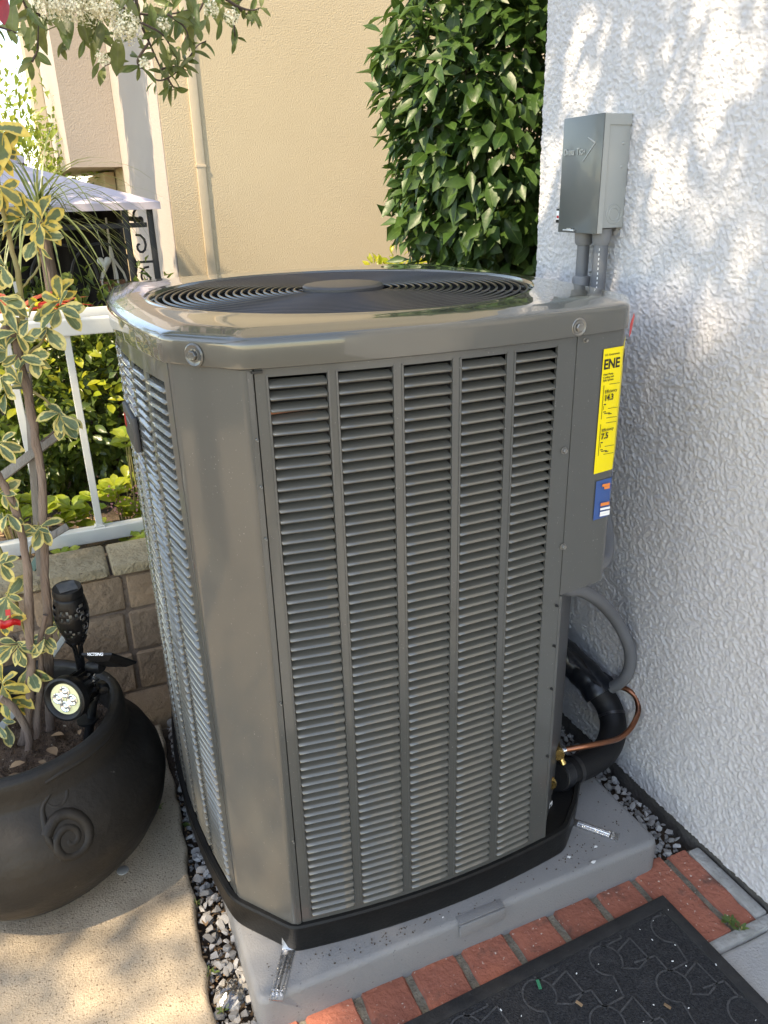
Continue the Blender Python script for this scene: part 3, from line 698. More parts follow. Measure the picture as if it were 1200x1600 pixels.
# screws
def hexscrew(c, nrm, r=.0045, par=ac, name='screw', dish=0., m=m_screw):
    q = Vector(nrm).to_track_quat('Z', 'Y').to_matrix(); b = MB()
    if dish: b.lathe([(dish, .0002), (dish*.86, .0016), (dish*.72, .0006), (r*1.2, .0004)], c, 20, q)
    b.lathe([(r*1.35, .0), (r*1.35, .0009), (r*.98, .0012)], c, 16, q); b.lathe([(r, .001), (r, .0042), (r*.82, .005), (r*.5, .0046), (.0001, .0046)], c, 6, q)
    return b.build(name, m, par, 30)
ch_n = Vector((-.80, -.60, 0)); ch_n = Vector((-(.976-.8878), -(.2045-.138), 0)).normalized()
def chpt(t, z, d): p = Vector((.138+(.2045-.138)*t, .976+(.8878-.976)*t, z)); return p+ch_n*d
hexscrew(chpt(.42, 1.029, .0075), ch_n, .0062, lid, 'lid_screw', .0145, m_paint)
xs_ = at(895, 508, .878).x; hexscrew((xs_, yf(xs_)-.0072, 1.0285), (0, -1, 0), .0062, lid, 'lid_screw', .0125)
for (px_, py_) in ((879, 703), (878, 853)): 
    p = at(px_, py_, .8735); hexscrew((p.x, yf(p.x)-.0012, p.z), (0, -1, 0), .0038)
p = at(912, 531, .8765); hexscrew((p.x, yf(p.x)-.0012, p.z), (0, -1, 0), .0026)
for py_ in (945, 1008, 1075, 1180):
    p = at(868-(py_-945)*.06, py_, .8732); hexscrew((p.x, yf(p.x)-.0002, p.z), (0, -1, 0), .0018, front, 'rivet', 0, m_ink)
for z in (.93, .87, .80, .55, .3): hexscrew((.2145, yf(.2145)-.0016, z), (0, -1, 0), .0014, ac, 'rivet')
b = MB(); b.box((.221, yf(.22)-.003, 1.0118), (.013, .004, .003)); b.build('corner_notch', m_ink, ac)
# energy label bent round the panel corner
def bentlabel(name, x0, tlen, z0, z1, m, d=.0016, slope=0.):
    b = MB(); c0 = Vector((x0, yf(x0)-.0012)); c1 = Vector((.7505, yf(.7505)-.0012)); c2 = Vector((.757, .8895)); c3 = c2+(Vector((.8155, .955))-c2).normalized()*tlen
    pts = [c0, c1, (c1+c2)/2+Vector((.0007, -.0008)), c2, c3]; out = []
    for i, p_ in enumerate(pts):
        t = (pts[min(i+1, 4)]-pts[max(i-1, 0)]).normalized(); out.append(p_+Vector((t.y, -t.x))*d)
    vs = [(p_.x, p_.y, z) for z in (z0, z1) for p_ in out]; b.add(vs, [(i, i+1, 5+i+1, 5+i) for i in range(4)])
    return b.build(name, m, ac, 180, fixn=False), out
zt_, zb_ = at(940, 545, .881).z, at(924, 740, .881).z; xL = at(932, 640, .882).x
el, pts = bentlabel('energy_label', xL, .085, zb_, zt_, m_yellow, .0012)
LZ = lambda t: zt_+(zb_-zt_)*t
def ltext(s, size, t, dx=.003, bold=0., par=el, m=m_ink, sx=1.): return text(s, size, m, par, (xL+dx, yf(xL)-.0027, LZ(t)), (1, .17, 0), (0, 0, 1), .0001, 'print', bold, sx)
ltext('U.S. Government', .0042, .055)
ltext('ENE', .0195, .155, .002, .0006, sx=.95)
d2 = (Vector((.8155, .955, 0))-Vector((.757, .8895, 0))).normalized()
text('RGYGUIDE', .0185, m_ink, el, (.7585, .8895-.0022, LZ(.155)), d2, (0, 0, 1), .0001, 'print', .0007, .9)
for s, t in (('Heat Pump', .205), ('Cooling and', .228), ('Split System', .251)): ltext(s, .0044, t)
ltext('Efficiency', .0068, .345, .008); ltext('14.3', .0125, .405, .008, .0003, sx=.9)
ltext('Efficiency', .0068, .655, .008); ltext('7.5', .0125, .715, .008, .0003)
b = MB()
def line(x0, x1, t0, t1, w=.0006):
    b.box(((x0+x1)/2, yf((x0+x1)/2)-.0028, (LZ(t0)+LZ(t1))/2), (max(w, x1-x0), .0003, max(w, abs(LZ(t0)-LZ(t1)))))
xe = .7495
for t0, t1 in ((.28, .55), (.59, .85)):
    line(xL+.006, xL+.006, t0, t1); line(xL+.006, xe, t0, t0); line(xL+.006, xe, t1, t1); tm = t0+.165
    line(xL+.009, xL+.013, tm-.01, tm-.01, .0018); line(xL+.009, xL+.009, tm, tm+.03); line(xL+.009, xe, tm+.03, tm+.03)
    line(xL+.009, xL+.014, tm+.05, tm+.05, .0012); line(xL+.009, xL+.022, tm+.065, tm+.065, .0012); line(xL+.02, xL+.026, tm+.075, tm+.075, .0012)
b.build('print', m_ink, el)
zt2, zb2 = at(928, 752, .881).z, at(926, 812, .881).z; x2 = at(926, 785, .882).x
blb, _ = bentlabel('blue_label', x2, .05, zb2, zt2, m_blue, .0012)
b = MB()
for k, (dx, w, t) in enumerate(((.012, .014, .13), (.016, .01, .2))): b.box((x2+dx+w/2, yf(x2)-.0026, zt2+(zb2-zt2)*t), (w, .0004, .004))
b.box((x2+.02, yf(x2)-.0026, zt2+(zb2-zt2)*.62), (.016, .0004, .005)); b.build('print', m_orange, blb)
b = MB()
for t in (.74, .84, .90): b.box((x2+.021, yf(x2)-.0026, zt2+(zb2-zt2)*t), (.018, .0004, .0035))
b.build('print', m_white, blb)
# badge on the left panel
p = Vector((xl_(1.235)-.006, 1.235, .84)); b = MB()
bz_ = .872; b.box((xl_(1.245)-.004, 1.245, bz_), (.009, .12, .055), bev=.003); bd = b.build('badge', m_hub, left, 40)
b = MB(); b.box((xl_(1.245)-.0088, 1.285, bz_+.002), (.001, .018, .02)); b.build('emblem', m_red, left)
b = MB(); b.box((xl_(1.245)-.0088, 1.235, bz_+.012), (.001, .05, .003)); b.build('emblem', m_zinc, left)
# red tag at the lid corner
b = MB(); b.add([(.762, .8835, 1.022), (.772, .8895, 1.036), (.776, .892, 1.030), (.767, .886, 1.008), (.760, .8815, 1.003)], [(0, 1, 2, 3, 4)]); b.build('red_tape', m_red, ac)
# service valves and the small bar-code tag
def valve(c, ax, stem, s=1.):
    q = Vector(ax).to_track_quat('Z', 'Y').to_matrix(); b = MB(); c = Vector(c)
    b.lathe([(.0001, -.03*s), (.008*s, -.03*s), (.008*s, .004*s), (.0095*s, .006*s), (.0115*s, .008*s), (.0115*s, .017*s), (.0105*s, .0185*s), (.0001, .0185*s)], c, 18, q)
    b.tube([c, c+Vector(stem)*.6*s, c+Vector(stem)*s], [.0055*s, .0055*s, .0048*s], 12)
    b.lathe([(.0001, 0), (.0062*s, 0), (.0062*s, .006*s), (.0001, .006*s)], c+Vector(stem)*.82*s, 10, Vector(stem).to_track_quat('Z', 'Y').to_matrix())
    return b
v1 = at(871, 1172, .985); v2 = at(857, 1216, .955)
valve(v1, (-.45, -.85, .1), (.004, -.016, -.022)).build('service_valve', m_brass, ac, 40)
valve(v2, (-.4, -.9, .05), (.0, .0, -.045), 1.05).build('service_valve', m_brass, ac, 40)
b = MB(); p = at(852, 1258, .945); b.box(p, (.03, .012, .034), (0, 0, .5)); tgn = b.build('tag_block', m_foam, ac)
b = MB(); b.box((p.x+.0055, p.y-.0088, p.z), (.0125, .001, .022), (0, 0, .5)); b.build('print_tag', m_white, tgn)
b = MB()
for k in range(6): b.box((p.x+.004+.0006*(k % 2), p.y-.0100, p.z-.008+.0031*k), (.006, .001, .0014), (0, 0, .5))
b.build('bar_code', m_ink, tgn)

# ================================================================== PAD, BRACKETS, PIPES, DISCONNECT
pad = thing('equipment_pad', (.5, 1.25, 0), 'grey plastic equipment pad lying under the air conditioner', 'equipment pad')
po = round_poly([(.123, .826), (.895, .822), (.899, 1.69), (.135, 1.69)], .022)
b = MB(); rs = []
for d, z in ((0, -.045), (0, .0585), (-.0015, .064), (-.005, .068), (-.010, .070)): rs.append([(p[0], p[1], z) for p in offset(po, d)])
b.rings(rs, True, True, True); b.build('slab', m_pad, pad, 50)
b = MB(); b.box((.511, .8205, .0535), (.088, .006, .026), bev=.0022); b.box((.511, .828, .0696), (.088, .016, .0022), bev=.0008); b.build('raised_plate', m_pad, pad, 40)

def bracket(p0, p1, up, label, w=.021):
    p0, p1 = Vector(p0), Vector(p1); d = (p1-p0); Ln = d.length; y = d.normalized(); z = Vector((0, 0, 1)); x = y.cross(z)
    t = thing('hold_down_bracket', tuple(p0), label, 'metal bracket', 'galvanised brackets holding the air conditioner to its pad'); rot = Matrix((x, y, z)).transposed()
    b = MB(); b.box(p0+y*Ln/2+z*.001, (w, Ln, .0018), rot)
    q = Matrix((x, (z*math.cos(.25)-y*math.sin(.25)).normalized(), x.cross((z*math.cos(.25)-y*math.sin(.25)).normalized()))).transposed()
    b.box(p0+Vector((0, 0, up/2))-y*.0025, (w*1.02, up, .0016), q); b.build('strap', m_zinc, t)
    b = MB()
    for s in (-.3, 0, .3):
        b.tube([p0+y*.012+x*s*w+z*.0022, p1-y*.016+x*s*w+z*.0022], .0013 if s else .0019, 6)
    b.build('rib', m_zinc, t, 60)
    for s in (-.3, .02, .3): hexscrew(p1-y*.011+x*s*w+z*.0019, (0, 0, 1), .0021, t, 'rivet', 0, m_zinc)
    hexscrew(p0+z*up*.65-y*.004-x*w*.25, (-y).lerp(z, .0)*-1, .0028, t, 'screw', 0, m_zinc)
bracket(at(451, 1484, Z=.0705), at(431, 1564, Z=.0705), .024, 'galvanised bracket lying on the pad at its front left corner')
bracket(at(893, 1284, Z=.0705), at(966, 1310, Z=.0705), .010, 'galvanised bracket lying on the pad below the black pipe', .017)

t = thing('insulated_pipe', tuple(at(872, 1212, .985)), 'thick black foam insulated pipe bending beside the stucco wall', 'pipe')
pp = [at(868, 1214, .975), at(890, 1205, .99), at(920, 1192, 1.0), at(945, 1174, 1.015), at(957, 1148, 1.04), at(957, 1122, 1.065), at(948, 1098, 1.09), at(932, 1076, 1.11)]
b = MB(); b.tube(pp, [.0275]*8, 20, smooth=5); b.build('foam_sleeve', m_foam, t, 60)
pq = [at(938, 1085, 1.102), at(922, 1062, 1.13), at(900, 1040, 1.165), at(872, 1014, 1.20), at(845, 992, 1.23)]
b = MB(); pts, _ = spline([Vector(p) for p in pq], 6, [.03]*5)
b.tube(pts, [.0335+.0009*math.sin(i*.9)+.0006*math.sin(i*2.1) for i in range(len(pts))], 22); b.build('tape_wrap', m_bag, t, 60)
# torn tape flap above the wrap
b = MB(); fl = [[at(888+dx, y_, 1.15+dy) for dx, dy in ((0, 0), (20, -.005), (42, -.01), (66, -.02), (82, -.03))] for y_, dy in ((0, 0),)] ; vs = []
ft = [(886, 1010), (905, 1026), (925, 1043), (945, 1050), (968, 1066)]; fb = [(890, 1034), (908, 1046), (926, 1062), (944, 1076), (958, 1080)]
vs = [at(x, y, 1.16-.012*i) for i, (x, y) in enumerate(ft)]+[at(x, y, 1.105-.006*i) for i, (x, y) in enumerate(fb)]
b.add(vs, [(i, i+1, 5+i+1, 5+i) for i in range(4)]); fl = b.build('tape_flap', m_bag, t, 180)
so_ = fl.modifiers.new('s', 'SOLIDIFY'); so_.thickness = .002
def ringon(pts, i, r, w, m, name, par):
    p = Vector(pts[i]); d = (Vector(pts[i+1])-Vector(pts[i-1])).normalized(); q = d.to_track_quat('Z', 'Y').to_matrix(); b = MB()
    b.lathe([(r, -w), (r+.002, -w), (r+.002, w), (r, w)], p, 28, q); return b.build(name, m, par, 40)
sp_, _ = spline([Vector(p) for p in pp], 5, [1]*8)
ringon(sp_, 26, .0265, .0028, m_wire, 'cable_tie', t); ringon(sp_, 6, .0275, .005, m_wire, 'cable_tie', t)
b = MB(); b.lathe([(.012, -.02), (.029, -.014), (.031, 0), (.0295, .012)], sp_[2], 20, (sp_[3]-sp_[1]).to_track_quat('Z', 'Y').to_matrix()); b.build('end_collar', m_bag, t, 50)

t = thing('copper_pipe', tuple(at(884, 1171, .985)), 'thin bare copper pipe looping from the brass valve', 'pipe')
cpx = [at(873, 1173, .985), at(892, 1170, .975), at(920, 1165, .965), at(945, 1160, .968), at(968, 1153, .985), at(986, 1137, 1.0), at(997, 1112, 1.02), at(994, 1091, 1.04), at(981, 1078, 1.06), at(962, 1072, 1.085), at(945, 1071, 1.11)]
b = MB(); b.tube(cpx, .0056, 12, smooth=6); b.build('tubing', m_copper, t, 60)
b = MB(); b.tube([at(874, 1173, .985), at(886, 1171, .9775)], .0078, 12); b.build('brazed_joint', m_zinc, t, 50)

t = thing('flexible_conduit', tuple(at(880, 920, .93)), 'grey flexible conduit curving from the control panel to the black pipe', 'conduit')
wp = [Vector((.70, .915, .655)), at(882, 917, .93), at(905, 921, .95), at(935, 938, 1.0), at(962, 968, 1.04), at(981, 1005, 1.045), at(985, 1035, 1.05), at(976, 1060, 1.06), at(955, 1075, 1.09)]
b = MB(); b.tube(wp, .0122, 14, smooth=6); b.build('hose', m_conduit, t, 60)

dz0, dz1, dy0, dy1, dx = 1.1237, 1.319, 1.207, 1.323, .944
t = thing('disconnect_box', (dx, (dy0+dy1)/2, dz0), 'grey metal electrical disconnect box fixed on the stucco wall', 'electrical box')
b = MB(); b.box(((dx+.008+HX)/2, (dy0+dy1)/2, (dz0+.009+dz1-.004)/2), (HX-dx-.008, dy1-dy0-.006, dz1-dz0-.013), bev=.0015); b.build('housing', m_box, t, 40)
cv = MB(); cv.box((dx+.0011, (dy0+dy1)/2, (dz0+dz1)/2), (.0022, dy1-dy0, dz1-dz0), bev=.0009); cv.cur = 1
cv.box((dx+.0077, dy0+.0011, (dz0+dz1)/2), (.011, .0022, dz1-dz0-.001)); cv.box((dx+.0077, dy1-.0011, (dz0+dz1)/2), (.011, .0022, dz1-dz0-.001))
cv.box((dx+.0365, dy0+.0018, dz1-.0095), (.0465, .0022, .017)); cv.box((dx+.0365, (dy0+dy1)/2, dz1-.0016), (.0465, dy1-dy0-.008, .002))
cover = cv.build('cover', [m_cover, m_box], t, 30)
tx = lambda s, sz, y, z: text(s, sz, m_box, cover, (dx-.0003, y, z), (0, -1, 0), (0, 0, 1), .0012, 'embossed_lettering', .00035, .74)
zt2 = dz1-.062
tx('D', .0155, dy1-.007, zt2); tx('IVERSI', .0112, dy1-.0155, zt2); tx('T', .0155, dy1-.0455, zt2); tx('ECH', .0112, dy1-.0525, zt2)
b = MB(); y_ = dy1-.077
b.tube([(dx-.0004, y_+.002, zt2+.0265), (dx-.0004, y_-.019, zt2+.0165)], .0011, 5); b.tube([(dx-.0004, y_-.019, zt2+.0165), (dx-.0004, y_+.013, zt2-.0125)], .0011, 5); b.build('embossed_arrow', m_box, cover, 60)
b = MB(); b.box((dx-.003, dy1-.040, dz0+.0045), (.007, .034, .003), bev=.001); b.box((dx-.004, dy1-.042, dz0+.0065), (.003, .016, .003)); b.build('latch', m_zinc, t, 40)
for r_ in (.0165, .0105):
    b = MB(); q = Matrix.Rotation(PI/2, 3, 'X'); b.lathe([(r_-.0006, .0), (r_, .0007), (r_+.0006, 0)], (dx+.0385, dy0+.0028, dz0+.032), 28, q); b.build('knockout', m_box, t, 60)
for z in (dz1-.047, dz1-.085):
    b = MB(); b.lathe([(.0001, .001), (.002, .001), (.0032, .0)], (dx+.047, dy0+.003, z), 12, Matrix.Rotation(PI/2, 3, 'X')); b.build('dimple', m_ink if z > 9 else m_box, t, 60)
# small device with a white sticker at the box's far side
p = at(867, 338, 1.36); q = at(867, 360, 1.36)
t2 = thing('key_tag', (p.x, p.y, p.z), 'small black tag with white sticker beside the disconnect box', 'tag')
b = MB(); b.box((dx+.02, dy1+.009, dz0+.029), (.03, .016, .026), bev=.002); b.build('tag_body', m_torch, t2, 40)
b = MB(); b.box((dx+.0045, dy1+.0085, dz0+.030), (.001, .011, .016)); st_ = b.build('sticker', m_white, t2)
b = MB(); b.box((dx+.0038, dy1+.0085, dz0+.027), (.001, .006, .005)); b.build('print', m_red, t2)
# conduits leaving the box
t = thing('short_conduit', (dx+.03, dy1-.03, dz0), 'short grey conduit with coupling below the disconnect box, nearer the hedge', 'conduit')
ca = [(.979, 1.292, 1.121), (.979, 1.292, 1.03)]
b = MB(); b.lathe([(.0175, 1.128), (.0175, 1.118), (.0165, 1.104), (.0135, 1.1)], (.979, 1.287, 0), 20); b.build('fitting', m_conduit2, t, 40)
b = MB(); b.tube([(.979, 1.287, 1.106), (.979, 1.287, 1.02)], .0118, 16); b.build('tubing', m_conduit, t, 60)
b = MB(); b.lathe([(.0125, 1.044), (.0165, 1.042), (.0172, 1.036), (.0165, 1.014), (.0172, 1.011), (.0172, .995)], (.979, 1.287, 0), 20); b.build('coupling', m_conduit2, t, 40)
b = MB(); b.tube([(.979, 1.287, 1.0), (.979, 1.287, .86), (.975, 1.28, .80)], .0118, 12); b.build('tubing', m_conduit, t, 60)
t = thing('long_conduit', (dx+.03, dy0+.04, dz0), 'long grey printed conduit from the box curving under the control panel', 'conduit')
b = MB(); b.lathe([(.0178, 1.131), (.0178, 1.122), (.0165, 1.108), (.0135, 1.102)], (.980, 1.236, 0), 20); b.build('fitting', m_conduit2, t, 40)
lp_ = [Vector((.980, 1.236, 1.108)), Vector((.980, 1.236, 1.0)), Vector((.978, 1.235, .9)), Vector((.95, 1.19, .80)), Vector((.905, 1.10, .70)), Vector((.885, 1.045, .635)), Vector((.855, .998, .605)), Vector((.815, .965, .602)), Vector((.775, .945, .63))]
b = MB(); b.tube(lp_, .0135, 16, smooth=6); b.build('tubing', m_conduit, t, 60)
b = MB()
for k in range(16): b.box((.9695, 1.2262, 1.095-.0085*k), (.0012, .0012, .0042))
b.build('dotted_print', m_white, t)

# ================================================================== DOORMAT
mt = thing('doormat', (.5, .6, 0), 'black doormat with rubber border and looping line pattern', 'doormat')
MA = .034; mx = Vector((math.cos(MA), math.sin(MA), 0)); my = Vector((-math.sin(MA)*.72, 1, 0)).normalized(); MC = Vector((.859, .7665, 0))
mp_ = lambda u, v, z: MC+mx*u+my*v+Vector((0, 0, z))
LW, LH, FW = .82, .50, .0245
b = MB(); rs = []
for ins, z in ((0, -.003), (0, .0055), (.002, .0085), (.004, .0095), (FW-.003, .0095), (FW-.001, .0088), (FW, .006), (FW, -.003)):
    rs.append([mp_(-ins, -ins, z), mp_(-LW+ins, -ins, z), mp_(-LW+ins, -LH+ins, z), mp_(-ins, -LH+ins, z)])
b.rings(rs); b.build('rubber_border', m_rubber, mt, 30)
n1, n2 = 150, 95; hz = (vnoise(n1, n2, 1.4, 21)-.5)*.0016+(vnoise(n1, n2, 9, 22)-.5)*.0012
b = MB(); vs = [mp_(-FW-(LW-2*FW)*i/(n1-1), -FW-(LH-2*FW)*j/(n2-1), .0072+hz[i, j]) for i in range(n1) for j in range(n2)]
b.add(vs, [(i*n2+j, i*n2+j+1, (i+1)*n2+j+1, (i+1)*n2+j) for i in range(n1-1) for j in range(n2-1)]); b.build('carpet', m_carpet, mt, 180)
b = MB()
def ribbon(pts, w=.0032):
    pts = [Vector((p[0], p[1], 0)) for p in pts]
    for i in range(len(pts)-1):
        d = (pts[i+1]-pts[i]); 
        if d.length < 1e-5: continue
        d.normalize(); n = Vector((-d.y, d.x, 0))*w/2; q = [pts[i]-n, pts[i]+n, pts[i+1]+n, pts[i+1]-n]
        if all(-LW+FW+.003 < a.x < -FW-.003 and -LH+FW+.003 < a.y < -FW-.003 for a in q): b.add([mp_(a.x, a.y, .0087) for a in q], [(0, 1, 2, 3)])
def arc_(cx, cy, r, a0, a1, n=14): return [(cx+r*math.cos(R(a0+(a1-a0)*k/n)), cy+r*math.sin(R(a0+(a1-a0)*k/n))) for k in range(n+1)]
def dense(p, n=8):
    out = []
    for i in range(len(p)-1):
        out += [(p[i][0]+(p[i+1][0]-p[i][0])*k/n, p[i][1]+(p[i+1][1]-p[i][1])*k/n) for k in range(n)]
    return out+[p[-1]]
S = .135; 
for i in range(-1, 9):
    for j in range(-1, 6):
        cx, cy = -.045-S*i+(.5*S if j % 2 else 0), -.058-S*.62*j
        ribbon(arc_(cx, cy, .027, -60, 250, 20)); ribbon(dense([(cx-.008, cy-.026), (cx-.016, cy-.062), (cx-.056, cy-.062), (cx-.056, cy-.03), (cx-.096, cy-.024)]))
        ribbon(dense([(cx+.0145, cy-.023), (cx+.039, cy-.036), (cx+.066, cy-.028), (cx+.064, cy+.015), (cx+.0275, cy+.004)]))
tag(b.build('line_pattern', m_matline, mt), kind='stuff')
b = MB(); rr = random.Random(4)
for k in range(60):
    u, v = -rr.uniform(.01, LW-.02), -rr.uniform(.01, LH-.02); s = rr.uniform(.0007, .0017); b.box(mp_(u, v, .0102), (s*rr.uniform(1, 2.4), s, s*.5), (0, 0, rr.uniform(0, 3)))
tag(b.build('crumbs', m_paper, mt), kind='stuff')
p = at(842, 1538, Z=.0115); tg = MB(); tg.box(p, (.005, .015, .0012), (.1, .05, -.25)); tag(tg.build('paper_scrap', m_green), 'tiny green scrap lying on the doormat carpet', 'scrap')
for (px_, py_, nm) in ((1043, 1572, 'tan chip of bark lying on the doormat near its right edge'), (905, 1568, 'straw coloured chip lying in the middle of the doormat')):
    p = at(px_, py_, Z=.0112); tg = MB(); tg.box(p, (.005, .011, .001), (.1, .1, .5)); tag(tg.build('bark_chip', m_litter), nm, 'chip')
# paint flakes on the pad
for i, (px_, py_, s, lb) in enumerate(((931, 1323, .006, 'white paint flake on the pad closest to the right bracket'), (926, 1347, .0085, 'largest white paint flake, on the pad in front of the right bracket'), (889, 1339, .006, 'white paint flake on the pad left of the largest flake'), (693, 1433, .004, 'tiny white flake on the pad near its raised plate'))):
    p = at(px_, py_, Z=.0712); b = MB(); b.add([p+Vector((s*math.cos(a)*rr.uniform(.2, .9), s*.6*math.sin(a)*rr.uniform(.2, .9), 0)) for a in lin(0, 5.4, 7)], [tuple(range(7))])
    o = b.build('paint_flake', m_paper); m_ = o.modifiers.new('s', 'SOLIDIFY'); m_.thickness = .0006; tag(o, lb, 'paint flake', 'paint flakes on the pad')

# ================================================================== GRAVEL
def stone_mesh(i):
    rr = random.Random(900+i); bm = bmesh.new()
    for _ in range(13):
        v = Vector((rr.gauss(0, 1), rr.gauss(0, 1), rr.gauss(0, 1))).normalized(); bm.verts.new((v.x*.5*rr.uniform(.85, 1.1), v.y*.36*rr.uniform(.85, 1.1), v.z*.28))
    r = bmesh.ops.convex_hull(bm, input=bm.verts[:]); bmesh.ops.delete(bm, geom=list({g for g in r['geom_unused']+r['geom_interior'] if isinstance(g, bmesh.types.BMVert)}), context='VERTS')
    me = bpy.data.meshes.new('stone'); bm.to_mesh(me); bm.free(); me.materials.append(m_stone); me.shade_smooth(); me.set_sharp_from_angle(angle=R(38)); return me
STN = [stone_mesh(i) for i in range(16)]
def gravel(name, label, region, n, smin, smax, z0, seed):
    rr = random.Random(seed); g = thing(name, (region[0][0], region[1][0], z0), label, 'gravel', kind='structure'); pts = []; tries = 0
    while len(pts) < n and tries < 20000:
        tries += 1; y = rr.uniform(*region[1]); x0, x1 = region[2](y) if len(region) > 2 else region[0]
        x = rr.uniform(x0, x1); s = rr.uniform(smin, smax)
        if all((x-a)**2+(y-c)**2 > (.36*(s+d))**2 for a, c, d in pts): pts.append((x, y, s))
    while len(pts) < n:
        y = rr.uniform(*region[1]); x0, x1 = region[2](y) if len(region) > 2 else region[0]; pts.append((rr.uniform(x0, x1), y, rr.uniform(smin, smax)*.8))
    for k, (x, y, s) in enumerate(pts):
        place('stone', STN[k % 16], g, (x, y, z0+s*.12+rr.uniform(-.004, .006)), Euler((rr.uniform(-.5, .5), rr.uniform(-.5, .5), rr.uniform(0, 6.28))).to_matrix(), s)
    b = MB()
    for k in range(n*3):
        y = rr.uniform(*region[1]); x0, x1 = region[2](y) if len(region) > 2 else region[0]; s_ = rr.uniform(.006, .012); me = STN[k % 16]; rot = Euler((rr.uniform(0, 6), rr.uniform(0, 6), rr.uniform(0, 6))).to_matrix(); c = Vector((rr.uniform(x0-.008, x1+.008), y, z0+rr.uniform(-.010, .0)))
        b.add([rot@v.co*s_+c for v in me.vertices], [tuple(p.vertices) for p in me.polygons])
    tag(b.build('small_stones', m_stone, g, 38, fixn=False), kind='stuff')
    return g
gravel('left_gravel', 'grey crushed gravel strip between the patio slab and the pad', ((.06, .14), (.62, 1.69), lambda y: (.072+.035*(y-.885)/.53+(.0 if y > .9 else -.004), .123 if y < 1.0 else (.148 if y < 1.2 else .16))), 285, .017, .030, -.013, 1)
gravel('right_gravel', 'grey gravel between the pad and the stucco wall footing', ((.905, .965), (.845, 1.5), lambda y: (.903, .982)), 240, .013, .025, -.004, 2)
# litter: leaves, bottle cap, bag, washer
LIT = leaf_mesh('dry_leaf', .03, .016, m_litter, 4, .3, .6)
for i, (px_, py_, s, lb) in enumerate(((322, 1447, .75, 'reddish dry leaf on the gravel beside the pad corner'), (250, 1165, 1.3, 'brown dead leaf in the dark gap behind the pot'), (262, 1255, 1.2, 'curled brown leaf on the gravel beside the pot'), (300, 1270, .9, 'small dead leaf on the gravel below the louvers'))):
    p = at(px_, py_, Z=-.004); o = place('fallen_leaf', LIT, None, p, Euler((.2, .2, i*1.7)).to_matrix(), s); tag(o, lb, 'leaf', 'dead leaves on the gravel')
p = at(333, 1465, Z=-.012); b = MB(); b.lathe([(.0001, -.004), (.0105, -.004), (.0118, -.002), (.0118, .004), (.0108, .0048), (.0098, .004), (.0095, -.0015), (.0001, -.002)], p, 24, Euler((.25, -.2, 0)).to_matrix()); tag(b.build('bottle_cap', m_torch, None, 50), 'black round plastic cap lying in the gravel', 'cap')
p = at(192, 1360, Z=.0048); b = MB(); b.lathe([(.0001, .0012), (.0105, .0012), (.0112, .0008), (.0112, -.0005)], p, 24); tag(b.build('metal_washer', m_disc, None, 40), 'round grey disc lying on the concrete in front of the pot', 'disc')
b = MB(); n = 14; c0 = at(360, 1550, Z=-.004); vs = []
hb = vnoise(n, n, 2.2, 31)
for i in range(n):
    for j in range(n): vs.append(c0+Vector(((i/(n-1)-.5)*.04+(hb[j, i]-.5)*.012, (j/(n-1)-.5)*.045+(hb[i, j]-.5)*.012, hb[i, j]*.02*(1-((i/(n-1)-.5)**2+(j/(n-1)-.5)**2)*2))))
b.add(vs, [(i*n+j, (i+1)*n+j, (i+1)*n+j+1, i*n+j+1) for i in range(n-1) for j in range(n-1)])
def thinfilm(name):
    m = bpy.data.materials.new(name); m.use_nodes = True; t = m.node_tree; t.nodes.clear(); o = nd(t, 'ShaderNodeOutputMaterial'); mx = nd(t, 'ShaderNodeMixShader'); gl = nd(t, 'ShaderNodeBsdfGlossy'); tr = nd(t, 'ShaderNodeBsdfTransparent')
    fr = nd(t, 'ShaderNodeFresnel'); fr.inputs[0].default_value = 1.9; gl.inputs['Roughness'].default_value = .08; gl.inputs[0].default_value = (1, 1, 1, 1); tr.inputs[0].default_value = (.9, .9, .9, 1)
    t.links.new(fr.outputs[0], mx.inputs[0]); t.links.new(tr.outputs[0], mx.inputs[1]); t.links.new(gl.outputs[0], mx.inputs[2]); t.links.new(mx.outputs[0], o.inputs[0]); return m
tag(b.build('plastic_bag', thinfilm('clear_film'), None, 40), 'crumpled clear plastic bag scrap on the gravel beside the pad', 'plastic bag')

# ================================================================== BLACK POT
PC = Vector((-.17, 1.357, 0))
PROF = [(.0, .004), (.118, .004), (.150, .014), (.185, .038), (.220, .078), (.242, .12), (.250, .160), (.245, .20), (.229, .238), (.208, .264), (.197, .278), (.1945, .292), (.194, .318), (.192, .328), (.186, .334), (.177, .335), (.170, .331), (.167, .32), (.165, .26), (.16, .24)]
def potR(z):
    for (r0, z0), (r1, z1) in zip(PROF[2:14], PROF[3:15]):
        if z0 <= z <= z1: return r0+(r1-r0)*(z-z0)/(z1-z0)
    return .19
pot = thing('black_pot', tuple(PC), 'large round black garden pot with raised spiral ornaments', 'plant pot')
prof2 = []
for (r0, z0), (r1, z1) in zip(PROF, PROF[1:]):
    for k in range(3): prof2.append((r0+(r1-r0)*k/3, z0+(z1-z0)*k/3))
prof2.append(PROF[-1]); NP = 96; b = MB(); rs = []
for r, z in prof2:
    rs.append([PC+Vector((r*(1+.006*math.sin(3*a+z*9)+.004*math.sin(7*a))*math.cos(a), r*(1+.006*math.sin(3*a+z*9)+.004*math.sin(7*a))*math.sin(a), z)) for a in [2*PI*i/NP for i in range(NP)]])
b.rings(rs); b.build('bowl', m_pot, pot, 55)
def onpot(phi, z, d=0):
    r = potR(z)*(1+.006*math.sin(3*phi+z*9)+.004*math.sin(7*phi))+d; return PC+Vector((r*math.cos(phi), r*math.sin(phi), z))
